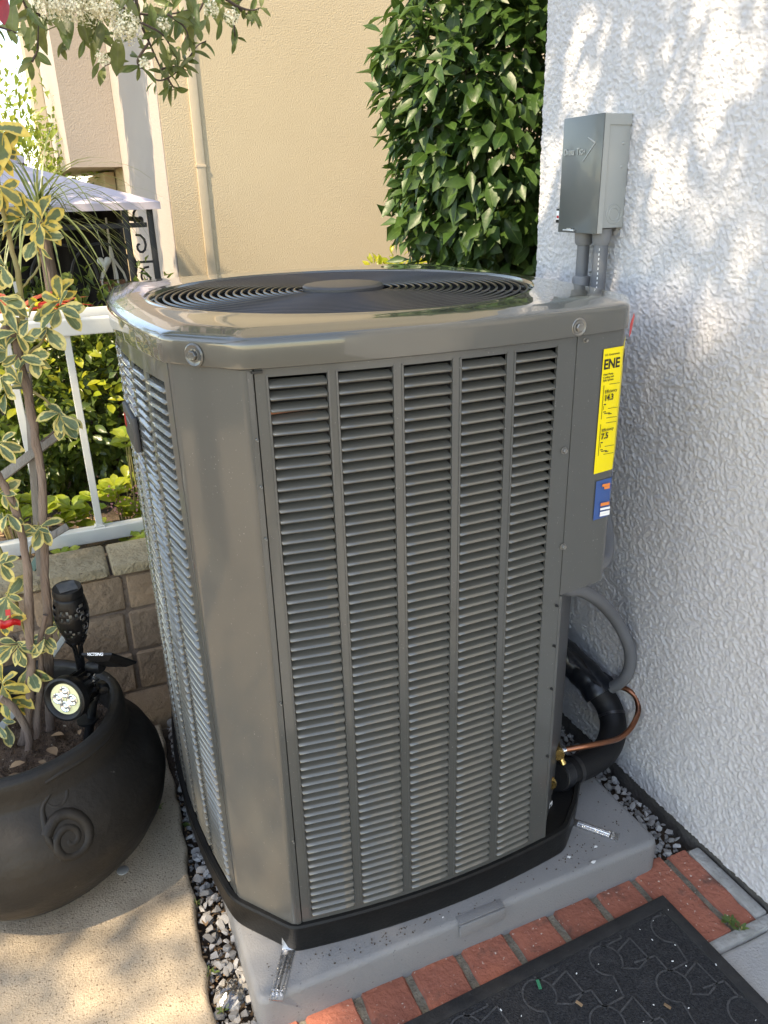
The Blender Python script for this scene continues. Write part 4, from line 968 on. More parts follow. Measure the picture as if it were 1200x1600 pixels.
def proj(p):
    q = p-Vector((0, 0, CH)); w = q.dot(_f); return 600+FPX*q.dot(_r2)/w, 800-FPX*q.dot(_u2)/w
def findpot(px, py):
    best = None
    for i in range(140):
        phi = -PI+i*PI/140
        for j in range(60):
            z = .03+.29*j/60; q = proj(onpot(phi, z)); e = (q[0]-px)**2+(q[1]-py)**2
            if best is None or e < best[0]: best = (e, phi, z)
    return best[1], best[2]
def spiral(px, py, r0, turns, a0, sgn, w):
    f0, z0 = findpot(px, py); pts = []; rad = []
    n = int(turns*22)
    for k in range(n+1):
        t = k/n; a = a0+sgn*t*turns*2*PI; r = r0*(1-t)**.85+.002; z = min(.325, max(.02, z0+r*math.sin(a))); pts.append(onpot(f0+r*math.cos(a)/potR(z0), z, -.0062)); rad.append(w*(1-.45*t))
    return pts, rad
b = MB(); p_, r_ = spiral(113, 1312, .038, 1.9, 2.6, -1, .0118); b.tube(p_, r_, 10)
ct = [onpot(*findpot(x, y), -.003) for x, y in ((82, 1240), (66, 1262), (68, 1285), (78, 1315), (95, 1345))]; b.tube(ct, [.003, .005, .0065, .0065, .004], 10, smooth=5)
b.build('spiral_relief', m_pot, pot, 80)
b = MB(); p_, r_ = spiral(86, 1243, .024, 1.7, 1.9, -1, .0065); b.tube(p_, r_, 10); b.build('scroll_relief', m_pot, pot, 80)
b = MB(); rs = [(k, findpot(x, y)) for k, (x, y) in enumerate(((72, 1222), (100, 1205), (140, 1180), (165, 1150), (182, 1120)))]
b.tube([onpot(f_, z_, -.003) for _, (f_, z_) in rs], [.005, .0055, .0055, .005, .003], 10, smooth=5); b.build('collar_ridge', m_pot, pot, 80)
n = 46; hs = (vnoise(n, n, 3, 41)-.5)*.022+(vnoise(n, n, 1.3, 42)-.5)*.010; b = MB(); vs = []
for i in range(n):
    for j in range(n):
        r = .166*i/(n-1); a = 2*PI*j/n; q = PC+Vector((r*math.cos(a), r*math.sin(a), .268)); 
        u = int((q.x-PC.x+.17)/.34*(n-1)); v = int((q.y-PC.y+.17)/.34*(n-1)); q.z += hs[min(n-1, max(0, u)), min(n-1, max(0, v))]*(1 if i < n-3 else .4); vs.append(q)
b.add(vs, [(i*n+j, (i+1)*n+j, (i+1)*n+(j+1) % n, i*n+(j+1) % n) for i in range(n-1) for j in range(n)]); b.build('soil', m_soil, pot, 180)
for k, (px_, py_, s, a) in enumerate(((100, 1148, .85, 1.2), (88, 1180, 1.15, .4), (30, 1208, .8, 2), (60, 1190, .6, 4), (125, 1140, .5, 3), (15, 1200, .9, 5))):
    p = at(px_, py_, Z=.283); o = place('fallen_leaf', LIT, None, p, Euler((.25, .1, a)).to_matrix(), s)
    tag(o, ('yellowish dead leaf on the pot soil behind the spotlight', 'large curled grey leaf on the soil at the pot rim', 'brown leaf scrap on the soil at the front left of the pot', 'small leaf scrap on the soil beneath the shrub stems', 'tiny leaf scrap on the soil beside the light spike', 'brown leaf on the soil at the left edge of the pot')[k], 'leaf', 'dead leaves in the black pot')

# ================================================================== VARIEGATED SHRUB IN THE POT
eu = thing('variegated_shrub', tuple(at(45, 1170, Z=.27)), 'variegated shrub with cream edged leaves growing in the black pot', 'shrub')
def stem(name, pts, w0, w1, m, par, n=10, jit=.002, Y=1.38):
    P = [at(x, y, Y+(dy or 0)) for x, y, dy in [(q+(0,))[:3] if len(q) == 2 else q for q in pts]]; k = len(P)
    S, Rr = spline(P, 5, [w0+(w1-w0)*i/(k-1) for i in range(k)]); S = [p+Vector((random.gauss(0, jit*.4), random.gauss(0, jit*.4), 0)) for p in S]
    b = MB(); b.tube(S, [r*random.uniform(.9, 1.12) for r in Rr], n); return b.build(name, m, par, 60)
stem('trunk', [(80, 1172), (78, 1110), (76, 1040), (75, 960), (70, 900), (66, 762), (55, 680), (42, 608), (28, 548), (24, 500)], .0085, .0065, m_bark, eu)
stem('trunk', [(28, 1188), (40, 1140), (47, 1080), (46, 980), (43, 889), (30, 820), (16, 776), (-8, 735)], .0085, .006, m_bark, eu, Y=1.36)
stem('trunk', [(40, 1195), (45, 1150), (25, 1110), (0, 1090)], .0075, .006, m_bark, eu, Y=1.33)
stem('trunk', [(60, 1165), (58, 1110), (66, 1060), (62, 1010), (72, 960)], .007, .004, m_bark, eu, Y=1.36)
stem('branch', [(24, 500), (35, 495), (27, 425), (15, 375), (4, 322), (-6, 262)], .0048, .003, m_greenstem, eu)
stem('branch', [(28, 548), (20, 520), (8, 512), (-8, 530)], .005, .004, m_bark, eu)
stem('branch', [(27, 460), (45, 438), (62, 415), (60, 395)], .002, .0014, m_greenstem, eu)
stem('branch', [(34, 560), (60, 540), (80, 512), (92, 490)], .0025, .0015, m_greenstem, eu)
stem('branch', [(52, 612), (72, 625), (86, 640), (95, 644)], .0025, .0016, m_greenstem, eu)
stem('branch', [(64, 690), (80, 678), (92, 665), (97, 650)], .0018, .0014, m_twig, eu)
stem('branch', [(42, 880), (50, 850), (58, 830), (62, 815)], .0022, .0014, m_greenstem, eu)
stem('branch', [(-5, 850), (8, 880), (20, 920), (30, 960), (45, 1010)], .0035, .002, m_greenstem, eu)
stem('branch', [(42, 1018), (62, 1005), (82, 990), (98, 975)], .0016, .001, m_greenstem, eu)
EUM = [leaf_mesh('leaf', 1, w, l_euo, 7, f, c, ob, wv) for w, f, c, ob, wv in ((.47, .3, .3, .35, .4), (.42, .5, .5, .3, .8), (.5, .2, .15, .4, .5), (.4, .7, .2, .3, .3))]
EUY = [leaf_mesh('leaf', 1, w, l_euoy, 7, f, c, ob, wv) for w, f, c, ob, wv in ((.46, .3, .4, .35, .7), (.44, .5, .7, .3, 1.4))]
def imgdir(dx, dy, dz=0): return (_r2*dx-_u2*dy-_f*dz).normalized()   # dx,dy in photo axes, dz towards the viewer
def rosette(px, py, n, ang, spread, L, Y=1.37, yellow=False, par=None, meshes=None, tilt=.35):
    """n leaves fanned in the picture plane about the angle ang (degrees, 0 = right, 90 = down)"""
    c = at(px, py, Y)
    for k in range(n):
        a = R(ang+spread*((k+.5)/n-.5)*2+random.uniform(-12, 12)); dz = random.uniform(-.35, .6)
        d = imgdir(math.cos(a), math.sin(a), dz)
        nrm = imgdir(random.gauss(0, .5)-math.cos(a)*.2, random.gauss(-.25, .45)-math.sin(a)*.2, 1)
        place('leaf', random.choice(meshes or (EUY if yellow else EUM)), par or eu, c+Vector((random.gauss(0, .003), random.gauss(0, .008), random.gauss(0, .003))), frame(d, nrm), L*.9*random.uniform(.62, 1.15))
for px_, py_, n, ang, sp, L, yl in (
    (62, 352, 8, 20, 150, .054, 1), (58, 375, 4, 70, 80, .055, 0), (38, 345, 4, 190, 70, .045, 1), (92, 470, 5, 250, 130, .05, 1), (92, 482, 7, 60, 130, .05, 0), (72, 508, 4, 120, 90, .05, 0),
    (45, 500, 5, 200, 120, .046, 0), (28, 520, 6, 140, 140, .05, 0), (50, 555, 4, 60, 90, .042, 0), (12, 545, 5, 200, 120, .05, 0), (8, 610, 5, 90, 120, .045, 0), (30, 600, 4, 250, 80, .035, 0),
    (95, 645, 7, 120, 110, .05, 0), (98, 655, 4, 60, 50, .05, 0), (4, 690, 5, 60, 100, .045, 0), (2, 770, 6, 60, 110, .045, 0), (62, 822, 6, 80, 110, .048, 0), (60, 828, 3, 170, 60, .04, 0), (8, 800, 4, 70, 60, .04, 0),
    (2, 880, 6, 40, 120, .05, 0), (10, 930, 6, 30, 110, .05, 0), (6, 965, 4, 60, 90, .045, 1), (98, 978, 6, 130, 90, .04, 0), (68, 996, 5, 110, 90, .042, 0), (30, 1008, 8, 70, 110, .052, 0), (22, 1010, 3, 170, 60, .045, 0),
    (45, 1045, 4, 70, 70, .05, 0), (2, 1065, 7, 40, 140, .052, 1), (10, 1090, 5, 60, 110, .05, 1), (25, 1090, 3, 20, 40, .048, 1), (2, 1130, 4, 60, 80, .045, 0), (2, 240, 5, 30, 100, .05, 1), (-4, 205, 3, 60, 90, .055, 1),
    (2, 290, 4, 50, 80, .05, 1), (10, 420, 4, 150, 100, .05, 0), (28, 560, 4, 100, 100, .042, 0), (0, 470, 4, 40, 90, .045, 0), (0, 590, 3, 60, 70, .045, 0)):
    rosette(px_, py_, n, ang, sp, L, yellow=yl)
b = MB(); vs = []
for i in range(6):
    for s in (0, 1): vs.append(at(0+6.5*i, 968+2*math.sin(i*1.4)+14*s-1.2*i*s, 1.335+.004*math.sin(i*1.9)))
b.add(vs, [(2*i, 2*i+2, 2*i+3, 2*i+1) for i in range(5)]); o = b.build('red_ribbon', m_red, None, 180); sm_ = o.modifiers.new('s', 'SOLIDIFY'); sm_.thickness = .0012; tag(o, 'glossy red plastic ribbon tied round the shrub stems', 'ribbon')
b = MB(); vs = [at(8, 953, 1.345), at(16, 952, 1.343), at(17, 966, 1.34), at(9, 965, 1.342)]; b.add(vs, [(0, 1, 2, 3)]); o = b.build('red_ribbon', m_red, None); sm_ = o.modifiers.new('s', 'SOLIDIFY'); sm_.thickness = .0012; tag(o, 'small end of red ribbon above the longer red ribbon', 'ribbon')
def lath(name, pts, w, th, m, label, cat='stake', Y=1.42):
    p0, p1 = at(*pts[0][:2], pts[0][2] if len(pts[0]) > 2 else Y), at(*pts[1][:2], pts[1][2] if len(pts[1]) > 2 else Y); y = (p1-p0).normalized(); rot = frame(y, -_f); b = MB(); b.box((p0+p1)/2, (w, (p1-p0).length, th), rot, bev=.0012)
    return tag(b.build(name, m, None, 40), label, cat)
lath('upright_lath', [(41, 560), (64, 900)], .013, .007, m_wood, 'weathered grey upright lath behind the shrub trunk', Y=1.43)
lath('slanting_lath', [(-6, 752), (94, 676)], .016, .007, m_wood, 'weathered grey lath slanting across the fence', Y=1.42)
lath('pale_stake', [(26, 440), (38, 500)], .012, .004, m_palelath, 'short pale stake tag behind the upper shrub leaves', Y=1.45)
lath('pale_lath', [(-6, 1145), (48, 1085)], .014, .006, m_palelath, 'pale lath slanting low in the pot behind the stems', Y=1.42)
lath('green_lath', [(50, 890), (66, 862)], .014, .006, m_greenlath, 'short green painted lath above the block wall cap', Y=1.5)
lath('pale_cross_lath', [(68, 1044), (108, 985)], .012, .005, m_palelath, 'pale lath slanting behind the torch light leaves', Y=1.47)
lath('short_lath', [(60, 850), (106, 822)], .014, .007, m_wood, 'short grey lath end beside the bottom fence rail', Y=1.6)

# ================================================================== SOLAR LIGHTS IN THE POT
tb, tt = at(146, 1150, 1.40), at(104, 915, 1.36); ax = (tt-tb).normalized(); Q = ax.to_track_quat('Z', 'Y').to_matrix(); TH = (tt-tb).length
torch = thing('solar_torch', tuple(tb), 'black solar torch light with cut out lantern head', 'garden light')
b = MB(); b.tube([tb-ax*.03, tb+ax*TH*.56], [.0078, .0085], 14); b.build('pole', m_torch, torch, 50)
b = MB(); hp = tb+ax*TH*.56
for k in range(6):
    a = k*PI/3; b.tube([hp+Q@Vector((.006*math.cos(a), .006*math.sin(a), -.004)), hp+Q@Vector((.0075*math.cos(a), .0075*math.sin(a), .022)), hp+Q@Vector((.017*math.cos(a), .017*math.sin(a), .042))], [.0025, .0022, .004], 6)
b.build('bracket_ribs', m_torch, torch, 60)
HB = TH*.56+.036; HH = TH-HB; hc = tb+ax*HB
lanr = lambda t: .0055+.025*math.sin(PI*(t*.62+.12))
b = MB(); nn, mm = 36, 16; rs = [[hc+Q@Vector((lanr(t)*math.cos(2*PI*i/nn), lanr(t)*math.sin(2*PI*i/nn), HH*.86*t)) for i in range(nn)] for t in lin(0, 1, mm)]
full = [(k, i) for k in range(mm-1) for i in range(nn)]
vs = [p for r in rs for p in r]; fs = []
for k, i in full:
    ph = i % 12
    hole = (1 <= k <= mm-4 and k % 2 == 0 and ph in (5, 6, 7)) or (k in (3, 5, 9, 11) and ph in (0, 10)) or (k in (4, 10) and ph in (1, 3)) 
    if not hole: fs.append((k*nn+i, k*nn+(i+1) % nn, (k+1)*nn+(i+1) % nn, (k+1)*nn+i))
b.add(vs, fs); o = b.build('lantern', m_torch, torch, 60); sm_ = o.modifiers.new('s', 'SOLIDIFY'); sm_.thickness = .0016
b = MB(); b.lathe([(.0001, 0), (.013, .0), (.022, HH*.4), (.02, HH*.8), (.0001, HH*.82)], hc, 20, Q); b.build('diffuser', m_diffuser, torch, 60)
b = MB(); tz = HH*.86; b.lathe([(.0235, tz-.001), (.0262, tz), (.0262, tz+.007), (.0252, tz+.011), (.0244, tz+.0135), (.0001, tz+.014)], hc, 36, Q); cap_ = b.build('cap', m_torch, torch, 40)
b = MB(); b.box(hc+ax*(tz+.0146), (.031, .031, .001), Q); b.build('solar_cell', m_solar, cap_)
b = MB()      # pale grey scroll marks on the lantern
for (f0, t0, r0, s) in ((-1.15, .62, .007, 1), (-1.0, .4, .008, -1), (-.75, .22, .006, 1), (-.7, .6, .006, -1), (-1.3, .78, .005, 1)):
    pts = []
    for k in range(14):
        a = s*k*.4+1; rr_ = r0*(1-k/20); t = t0+rr_*math.sin(a)/(HH*.86); ph = f0+rr_*math.cos(a)/.032; pts.append(hc+Q@Vector(((lanr(t)+.0006)*math.cos(ph), (lanr(t)+.0006)*math.sin(ph), HH*.86*t)))
    b.tube(pts, .0007, 5)
b.build('scroll_edge', m_torchmark, torch, 80)

sc = at(101, 1093, 1.29); spot = thing('solar_spotlight', tuple(at(138, 1170, 1.36)), 'black solar spotlight with four round lenses on a stake', 'garden light')
sd = imgdir(-.22, .16, 1); SQ = frame(imgdir(0, -1, .2), sd); SQ = Matrix((SQ.col[0], SQ.col[1], SQ.col[2])).transposed()
b = MB(); b.lathe([(.0285, -.004), (.0305, .0005), (.0365, .0035), (.0405, .002), (.0412, -.004), (.040, -.016), (.033, -.026)], sc, 40, SQ); b.build('bezel', m_torch, spot, 40)
b = MB(); b.lathe([(.0001, -.002), (.029, -.002)], sc, 36, SQ); fc = b.build('face_plate', m_led, spot, 40)
for k in range(4):
    a = k*PI/2; c = sc+SQ@Vector((0.0138*math.cos(a), 0.0138*math.sin(a), -.0015)); b = MB(); b.lathe([(.0104, 0), (.0104, .0016), (.009, .002), (.0054, .0004), (.0038, .002), (.002, .0034), (.0001, .0038)], c, 20, SQ); b.build('lens', m_lens, fc, 40)
b = MB(); bk = sc-SQ.col[2]*.026
b.lathe([(.0001, -.045), (.012, -.044), (.018, -.038), (.0325, 0)], bk, 30, SQ); hb_ = b.build('housing', m_torch, spot, 40)
b = MB()
for k in range(14):
    a = 2*PI*k/14; b.box(bk+SQ@Vector((0.0275*math.cos(a), 0.0275*math.sin(a), -.02)), (.009, .0018, .036), SQ@Matrix.Rotation(a, 3, 'Z'))
b.build('cooling_fin', m_torch, hb_)
sp0, sp1 = at(133, 1185, 1.32), at(146, 1092, 1.33); b = MB(); b.tube([sp0, sp1], .0085, 12); b.tube([sp1, at(150, 1072, 1.335)], [.011, .009], 12)
b.lathe([(.0001, -.003), (.019, -.003), (.019, .001), (.0001, .001)], at(137, 1124, 1.32), 20); b.build('stake', m_torch, spot, 50)
b = MB(); kn = at(160, 1074, 1.33); b.lathe([(.0001, -.012), (.009, -.012), (.0095, -.004), (.0115, .0), (.0115, .008), (.008, .0125), (.0001, .0135)], kn, 18, imgdir(.5, .3, .8).to_track_quat('Z', 'Y').to_matrix()); b.build('knob', m_torch, spot, 40)
b = MB(); b.tube([at(145, 1075, 1.335), at(146, 1048, 1.34)], .0055, 10); b.build('bracket', m_zinc, spot, 50)
b = MB(); jb = at(148, 1042, 1.34); b.lathe([(.0001, -.014), (.011, -.014), (.0125, -.009), (.0125, .012), (.009, .02), (.0001, .021)], jb, 20, imgdir(.85, -.1, .5).to_track_quat('Z', 'Y').to_matrix()); b.build('joint', m_torch, spot, 40)
pa, pb_, pc_, pd_ = at(128, 1020, 1.31), at(178, 1020, 1.27), at(213, 1036, 1.33), at(150, 1028, 1.42)
ux = (pb_-pa).normalized(); uy = (pc_-pb_); uy = (uy-ux*uy.dot(ux)).normalized(); uz = ux.cross(uy); b = MB(); PW, PD = .062, .078
vs = []
for (h_, i_) in ((0, 0), (.004, 0), (.013, .012)):
    s_ = -1 if uz.z > 0 else 1
    vs += [pa+ux*i_+uy*i_+uz*s_*h_, pa+ux*(PW-i_)+uy*i_+uz*s_*h_, pa+ux*(PW-i_)+uy*(PD-i_)+uz*s_*h_, pa+ux*i_+uy*(PD-i_)+uz*s_*h_]
b.rings([vs[0:4], vs[4:8], vs[8:12]], True, True, True); spn = b.build('solar_panel', m_torch, spot, 20)
text('VICTSING', .0072, m_white, spn, pa+ux*.012-uz*(.0052 if uz.z > 0 else -.0052)-uy*.0006, ux, (uz if uz.z > 0 else -uz), .0002, 'lettering', .0002, 1.05)

# ================================================================== FOLIAGE BEYOND
def ndirs(n): 
    v = rng.normal(size=(n, 3)); return v/np.linalg.norm(v, axis=1, keepdims=True)
def bush(name, c, rad, label, cat, lm, L, Wd, n_obj, n_stuff, meshes, group=None, trunk=None, droop=.2, rmin=.45, top=None, up=.5, view=True, lump=.18, seed=0):
    """a shrub: stems, a mass of leaves through the crown, and its most visible leaves one by one on the near side"""
    c = Vector(c); rad = np.array(rad); t = thing(name, (c.x, c.y, c.z-rad[2]), label, cat, group)
    def pts(n, r0, front=False):
        d = ndirs(n)
        if front: vd = np.array(-c.to_2d().normalized().to_3d() if hasattr(c.to_2d().normalized(), 'to_3d') else (-c.x, -c.y, 0)); d[(d@vd) < -.15] *= -1
        f = 1+lump*np.sin(d[:, 0]*7+seed)*np.cos(d[:, 2]*6+seed*2)+lump*.6*np.sin(d[:, 1]*11+d[:, 2]*9)
        r = (r0+(1-r0)*rng.random(n)**.5)*f; return d, np.array(c)+d*rad*r[:, None]
    def orient(d, n):
        D = d*.75+rng.normal(size=(n, 3))*.55+np.array([0, 0, up-droop*1.6]); N = d*.6+rng.normal(size=(n, 3))*.4+np.array([0, -.25, .75]); return D, N
    d, P = pts(n_stuff, rmin); D, N = orient(d, n_stuff)
    leaf_cloud('foliage', lm, P, D, N, L*rng.uniform(.6, 1.1, n_stuff), Wd*rng.uniform(.7, 1.1, n_stuff), t)
    d, P = pts(n_obj, .88, True); D, N = orient(d, n_obj)
    for i in range(n_obj):
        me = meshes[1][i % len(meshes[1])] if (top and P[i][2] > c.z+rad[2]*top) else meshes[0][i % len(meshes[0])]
        place('leaf', me, t, P[i], frame(D[i], N[i]), float(L*rng.uniform(.7, 1.15)))
    b = MB(); base = Vector((c.x, c.y, trunk if trunk is not None else c.z-rad[2]))
    for k in range(5):
        a = k*1.3+seed; e = c+Vector((rad[0]*.55*math.cos(a), rad[1]*.55*math.sin(a), rad[2]*.35)); m_ = base.lerp(e, .5)+Vector((random.gauss(0, .02), random.gauss(0, .02), 0))
        b.tube([base+Vector((.02*math.cos(a), .02*math.sin(a), -.02)), m_, e], [.011, .008, .003], 6, smooth=3)
    b.build('stem', m_twig, t, 60); return t
LM = lambda m, w, obs=(.3, .3, .3, .0), k=3: [leaf_mesh('leaf', 1, w*random.uniform(.85, 1.15), m, 5, obs[0]+.1*i, obs[1]+.12*i, obs[2], .3) for i in range(k)]
ml_laurel, ml_laurel_top = LM(l_laurel, .44, (.22, .4, .1)), LM(l_laurel_top, .44)
ml_hedge, ml_sunlit, ml_low = LM(l_hedge, .42), LM(l_hedge_sunlit, .45), LM(l_low, .5, (.3, .2, .35))
# tall glossy laurel between the neighbour's wall and the stucco corner
HC = at(742, 170, 2.55)
bush('laurel_tree', (HC.x+.245, 2.62, 1.42), (.52, .42, .72), 'tall glossy green laurel tree between the beige wall and white stucco', 'tree', l_laurel, .090, .043, 300, 7000, (ml_laurel, ml_laurel_top), trunk=.1, droop=.62, rmin=.35, top=.62, lump=.09, seed=2)
# a bright shrub low behind the unit
for i, (px_, lb) in enumerate(((612, 'small bright green shrub peeking over the air conditioner lid'), (668, 'bright shrub at the foot of the laurel behind the lid'))):
    p = at(px_, 424, 3.1); bush('bright_shrub', (p.x, 3.1, p.z-.12), (.17, .15, .2), lb, 'shrub', l_hedge_sunlit, .045, .022, 50, 260, (ml_sunlit, ml_sunlit), 'bright shrubs behind the air conditioner', droop=.0, seed=i)
# clipped hedge behind the fence: four shrubs
for i, (px_, rx) in enumerate(((-60, .24), (45, .2), (135, .2), (215, .22))):
    p = at(px_, 560, 2.42)
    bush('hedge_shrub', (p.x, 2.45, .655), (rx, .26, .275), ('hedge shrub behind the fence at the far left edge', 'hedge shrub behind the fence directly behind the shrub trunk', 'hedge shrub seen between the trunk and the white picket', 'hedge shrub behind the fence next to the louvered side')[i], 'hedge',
         l_hedge, .044, .02, 170, 1500, (ml_hedge, ml_sunlit), 'hedge shrubs behind the fence', trunk=.37, droop=.25, rmin=.5, top=.1, up=.45, lump=.1, seed=i*1.7)  # upper leaves take the painted sunlit colour
for i in range(3):      # darker growth under and behind
    p = at((10, 120, 240)[i], 700, 2.75); bush('back_shrub', (p.x, 2.95, .62), (.36, .2, .34), ('dark shrub far behind the fence on the left', 'dark shrub far behind the fence in the gap beside the picket', 'dark shrub far behind the fence near the air conditioner')[i], 'shrub', l_hedge, .05, .022, 60, 1100, (ml_hedge, ml_hedge), 'dark shrubs behind the hedge', trunk=.37, seed=i)
# low bright plants at the fence foot: whorls of leaves on short stems
def low_plant(px, py, Y, n, spread, label, L=.038, grp='low bright plants along the fence', seedn=0):
    base = at(px, py, Y); t = thing('low_plant', (base.x, Y, .372), label, 'plant', grp); rr = random.Random(seedn); b = MB()
    for k in range(n):
        e = Vector((base.x+rr.uniform(-spread, spread), Y+rr.uniform(-.05, .05), base.z+rr.uniform(-spread*.7, spread*.7))); f0 = Vector((base.x+rr.uniform(-.02, .02), Y+.01, .365)); b.tube([f0, f0.lerp(e, .55)+Vector((0, .01, .01)), e], [.0028, .0022, .0015], 5, smooth=3)
        for j in range(7):
            a = j*2.4+k; d = Vector((math.cos(a), math.sin(a)*.8-.25, rr.uniform(.1, .75))); place('leaf', ml_low[(k+j) % 3], t, e+Vector((0, 0, rr.uniform(-.012, .006))), frame(d, Vector((-d.x*.5, -.45-d.y*.3, .9))), L*rr.uniform(.6, 1.15))
    b.build('stem', m_greenstem, t, 60); return t
for k, (px_, py_, Y, n, s, lb) in enumerate(((36, 790, 2.04, 9, .05, 'bright green leafy plant behind the fence left of the trunk'), (10, 770, 2.08, 6, .05, 'bright green leafy plant behind the fence at the left edge'), (95, 800, 2.05, 4, .03, 'low plant between the lath and the second picket'), (138, 800, 2.05, 6, .04, 'low bright plant left of the white picket foot'), (192, 772, 2.1, 7, .045, 'low plant with pink petals right of the picket'),
        (205, 690, 2.08, 4, .025, 'bright yellow green sprig just beside the louvered panel'), (215, 800, 2.06, 5, .035, 'low plant at the fence rail next to the louvers'), (115, 868, 1.905, 5, .035, 'low plant under the bottom rail behind the cap stones'), (215, 845, 1.9, 4, .03, 'low plant under the bottom rail near the louvers'))):
    low_plant(px_, py_, Y, n, s, lb, seedn=k, L=.046 if py_ < 840 else .036)
b = MB()
for k in range(46):
    c = at(random.uniform(165, 215), random.uniform(758, 805), 2.03+random.uniform(0, .05)); s = random.uniform(.002, .0045); b.box(c, (s, s, s*.7), (random.random(), random.random(), 0))
tag(b.build('pink_blossom', m_pink), 'scattered tiny pink blossoms among the low plants by the picket', 'blossom', None, 'stuff')
b = MB()
for k in range(260):
    c = Vector((random.uniform(-.6, .45), random.uniform(1.86, 2.5), .376)); b.box(c, (random.uniform(.008, .03), random.uniform(.004, .009), .004), (random.uniform(-.3, .3), random.uniform(-.3, .3), random.uniform(0, 3)))
tag(b.build('bark_mulch', m_litter), 'bark mulch scattered over the planting bed', 'mulch', None, 'stuff')

# ponytail palm: trunk and long thin arching leaves
pcn = at(62, 332, 2.7); pal = thing('ponytail_palm', (pcn.x, 2.7, .37), 'ponytail palm with long thin drooping leaves near the gazebo', 'palm')
b = MB(); b.tube([Vector((pcn.x-.01, 2.7, .36)), Vector((pcn.x-.005, 2.7, .6)), pcn-Vector((0, 0, .02))], [.05, .026, .018], 12, smooth=4); b.build('trunk', m_bark, pal, 60)
for k in range(125):
    a = random.uniform(0, 2*PI); el = random.uniform(-.3, .8) if k % 6 else random.uniform(.6, 1.2); Ln = random.uniform(.26, .46); g = random.uniform(.9, 1.5); d = Vector((math.cos(a)*math.cos(el), math.sin(a)*math.cos(el), math.sin(el)))
    p = pcn+Vector((random.gauss(0, .008), random.gauss(0, .008), random.gauss(0, .02))); pts = [p.copy()]; v = d.copy()
    for j in range(9): p = p+v*Ln/9; pts.append(p.copy()); v = (v+Vector((0, 0, -.115*g*(1+j*.12)))).normalized()
    bb = MB(); sd_ = d.cross(Vector((0, 0, 1))); sd_ = sd_.normalized() if sd_.length > .05 else Vector((1, 0, 0)); w0 = random.uniform(.0026, .0045)
    for j, q in enumerate(pts): w = w0*(1-(j/9)**2*.93); bb.v += [tuple(q-sd_*w), tuple(q+sd_*w+Vector((0, 0, .0006)))]
    bb.f = [(2*j, 2*j+1, 2*j+3, 2*j+2) for j in range(9)]; bb.mi = [0]*9; bb.build('leaf', l_palm, pal, 180, fixn=False)
# red bromeliads below the palm
BM_ = [leaf_mesh('leaf', 1, .17, l_brom, 6, .5, .9), leaf_mesh('leaf', 1, .14, l_brom, 6, .5, 1.3)]
for i, (px_, py_, s, lb) in enumerate(((14, 465, .2, 'red bromeliad at the left edge above the fence rail'), (70, 462, .15, 'red bromeliad under the ponytail palm right of its trunk'))):
    p = at(px_, py_, 2.45); t = thing('bromeliad', (p.x, 2.45, p.z-.1), lb, 'plant', 'red bromeliads under the palm')
    for k in range(16):
        a = k*2.4; d = Vector((math.cos(a), math.sin(a), random.uniform(.2, 1.1))); place('leaf', BM_[k % 2], t, p+Vector((0, 0, -.06)), frame(d, (0, 0, 1)), s*random.uniform(.6, 1.))
    b = MB(); b.tube([p+Vector((0, 0, -.13)), p+Vector((0, 0, -.04))], .02, 8); b.build('stem', m_twig, t, 60)
# far tree left
p = at(30, 215, 6.6); bush('far_tree', (p.x-.15, 6.9, p.z-.35), (.75, .6, .75), 'sunlit light green tree in front of the yellow house', 'tree', l_far, .075, .034, 120, 3200, (LM(l_far, .45), LM(l_far, .45)), trunk=.0, droop=.1, rmin=.3, lump=.2)

# a taller tree left of the picture, its crown above the frame, shading the gazebo and side wall
st_ = thing('shade_tree', (-2.1, 3.9, 0), 'tall leafy tree standing left of the gazebo beyond the picture edge', 'tree')
b = MB(); b.tube([Vector((-2.1, 3.9, -.05)), Vector((-2.05, 3.88, 1.4)), Vector((-1.8, 3.75, 2.6)), Vector((-1.6, 3.4, 3.3))], [.12, .1, .07, .03], 12, smooth=5); b.tube([Vector((-1.85, 3.8, 2.4)), Vector((-1.3, 4.4, 2.9)), Vector((-.6, 4.9, 3.4))], [.06, .04, .02], 10, smooth=4); b.build('trunk', m_bark, st_, 60)
n = 9000; v = ndirs(n); rr_ = rng.random(n)**.4; two = (np.arange(n) % 2)[:, None]
P = np.where(two, np.array((-1.62, 3.1, 3.42)), np.array((-.4, 4.62, 3.45)))+v*np.where(two, np.array((.85, .8, .5)), np.array((.8, .52, .5)))*rr_[:, None]*(1+.15*np.sin(v[:, 0]*9)*np.cos(v[:, 1]*8))[:, None]
leaf_cloud('crown', l_crown, P, v*.5+rng.normal(size=(n, 3))*.8, rng.normal(size=(n, 3))*.6+np.array([0, 0, .8]), .1*rng.uniform(.7, 1.15, n), .046*rng.uniform(.8, 1.15, n), st_)

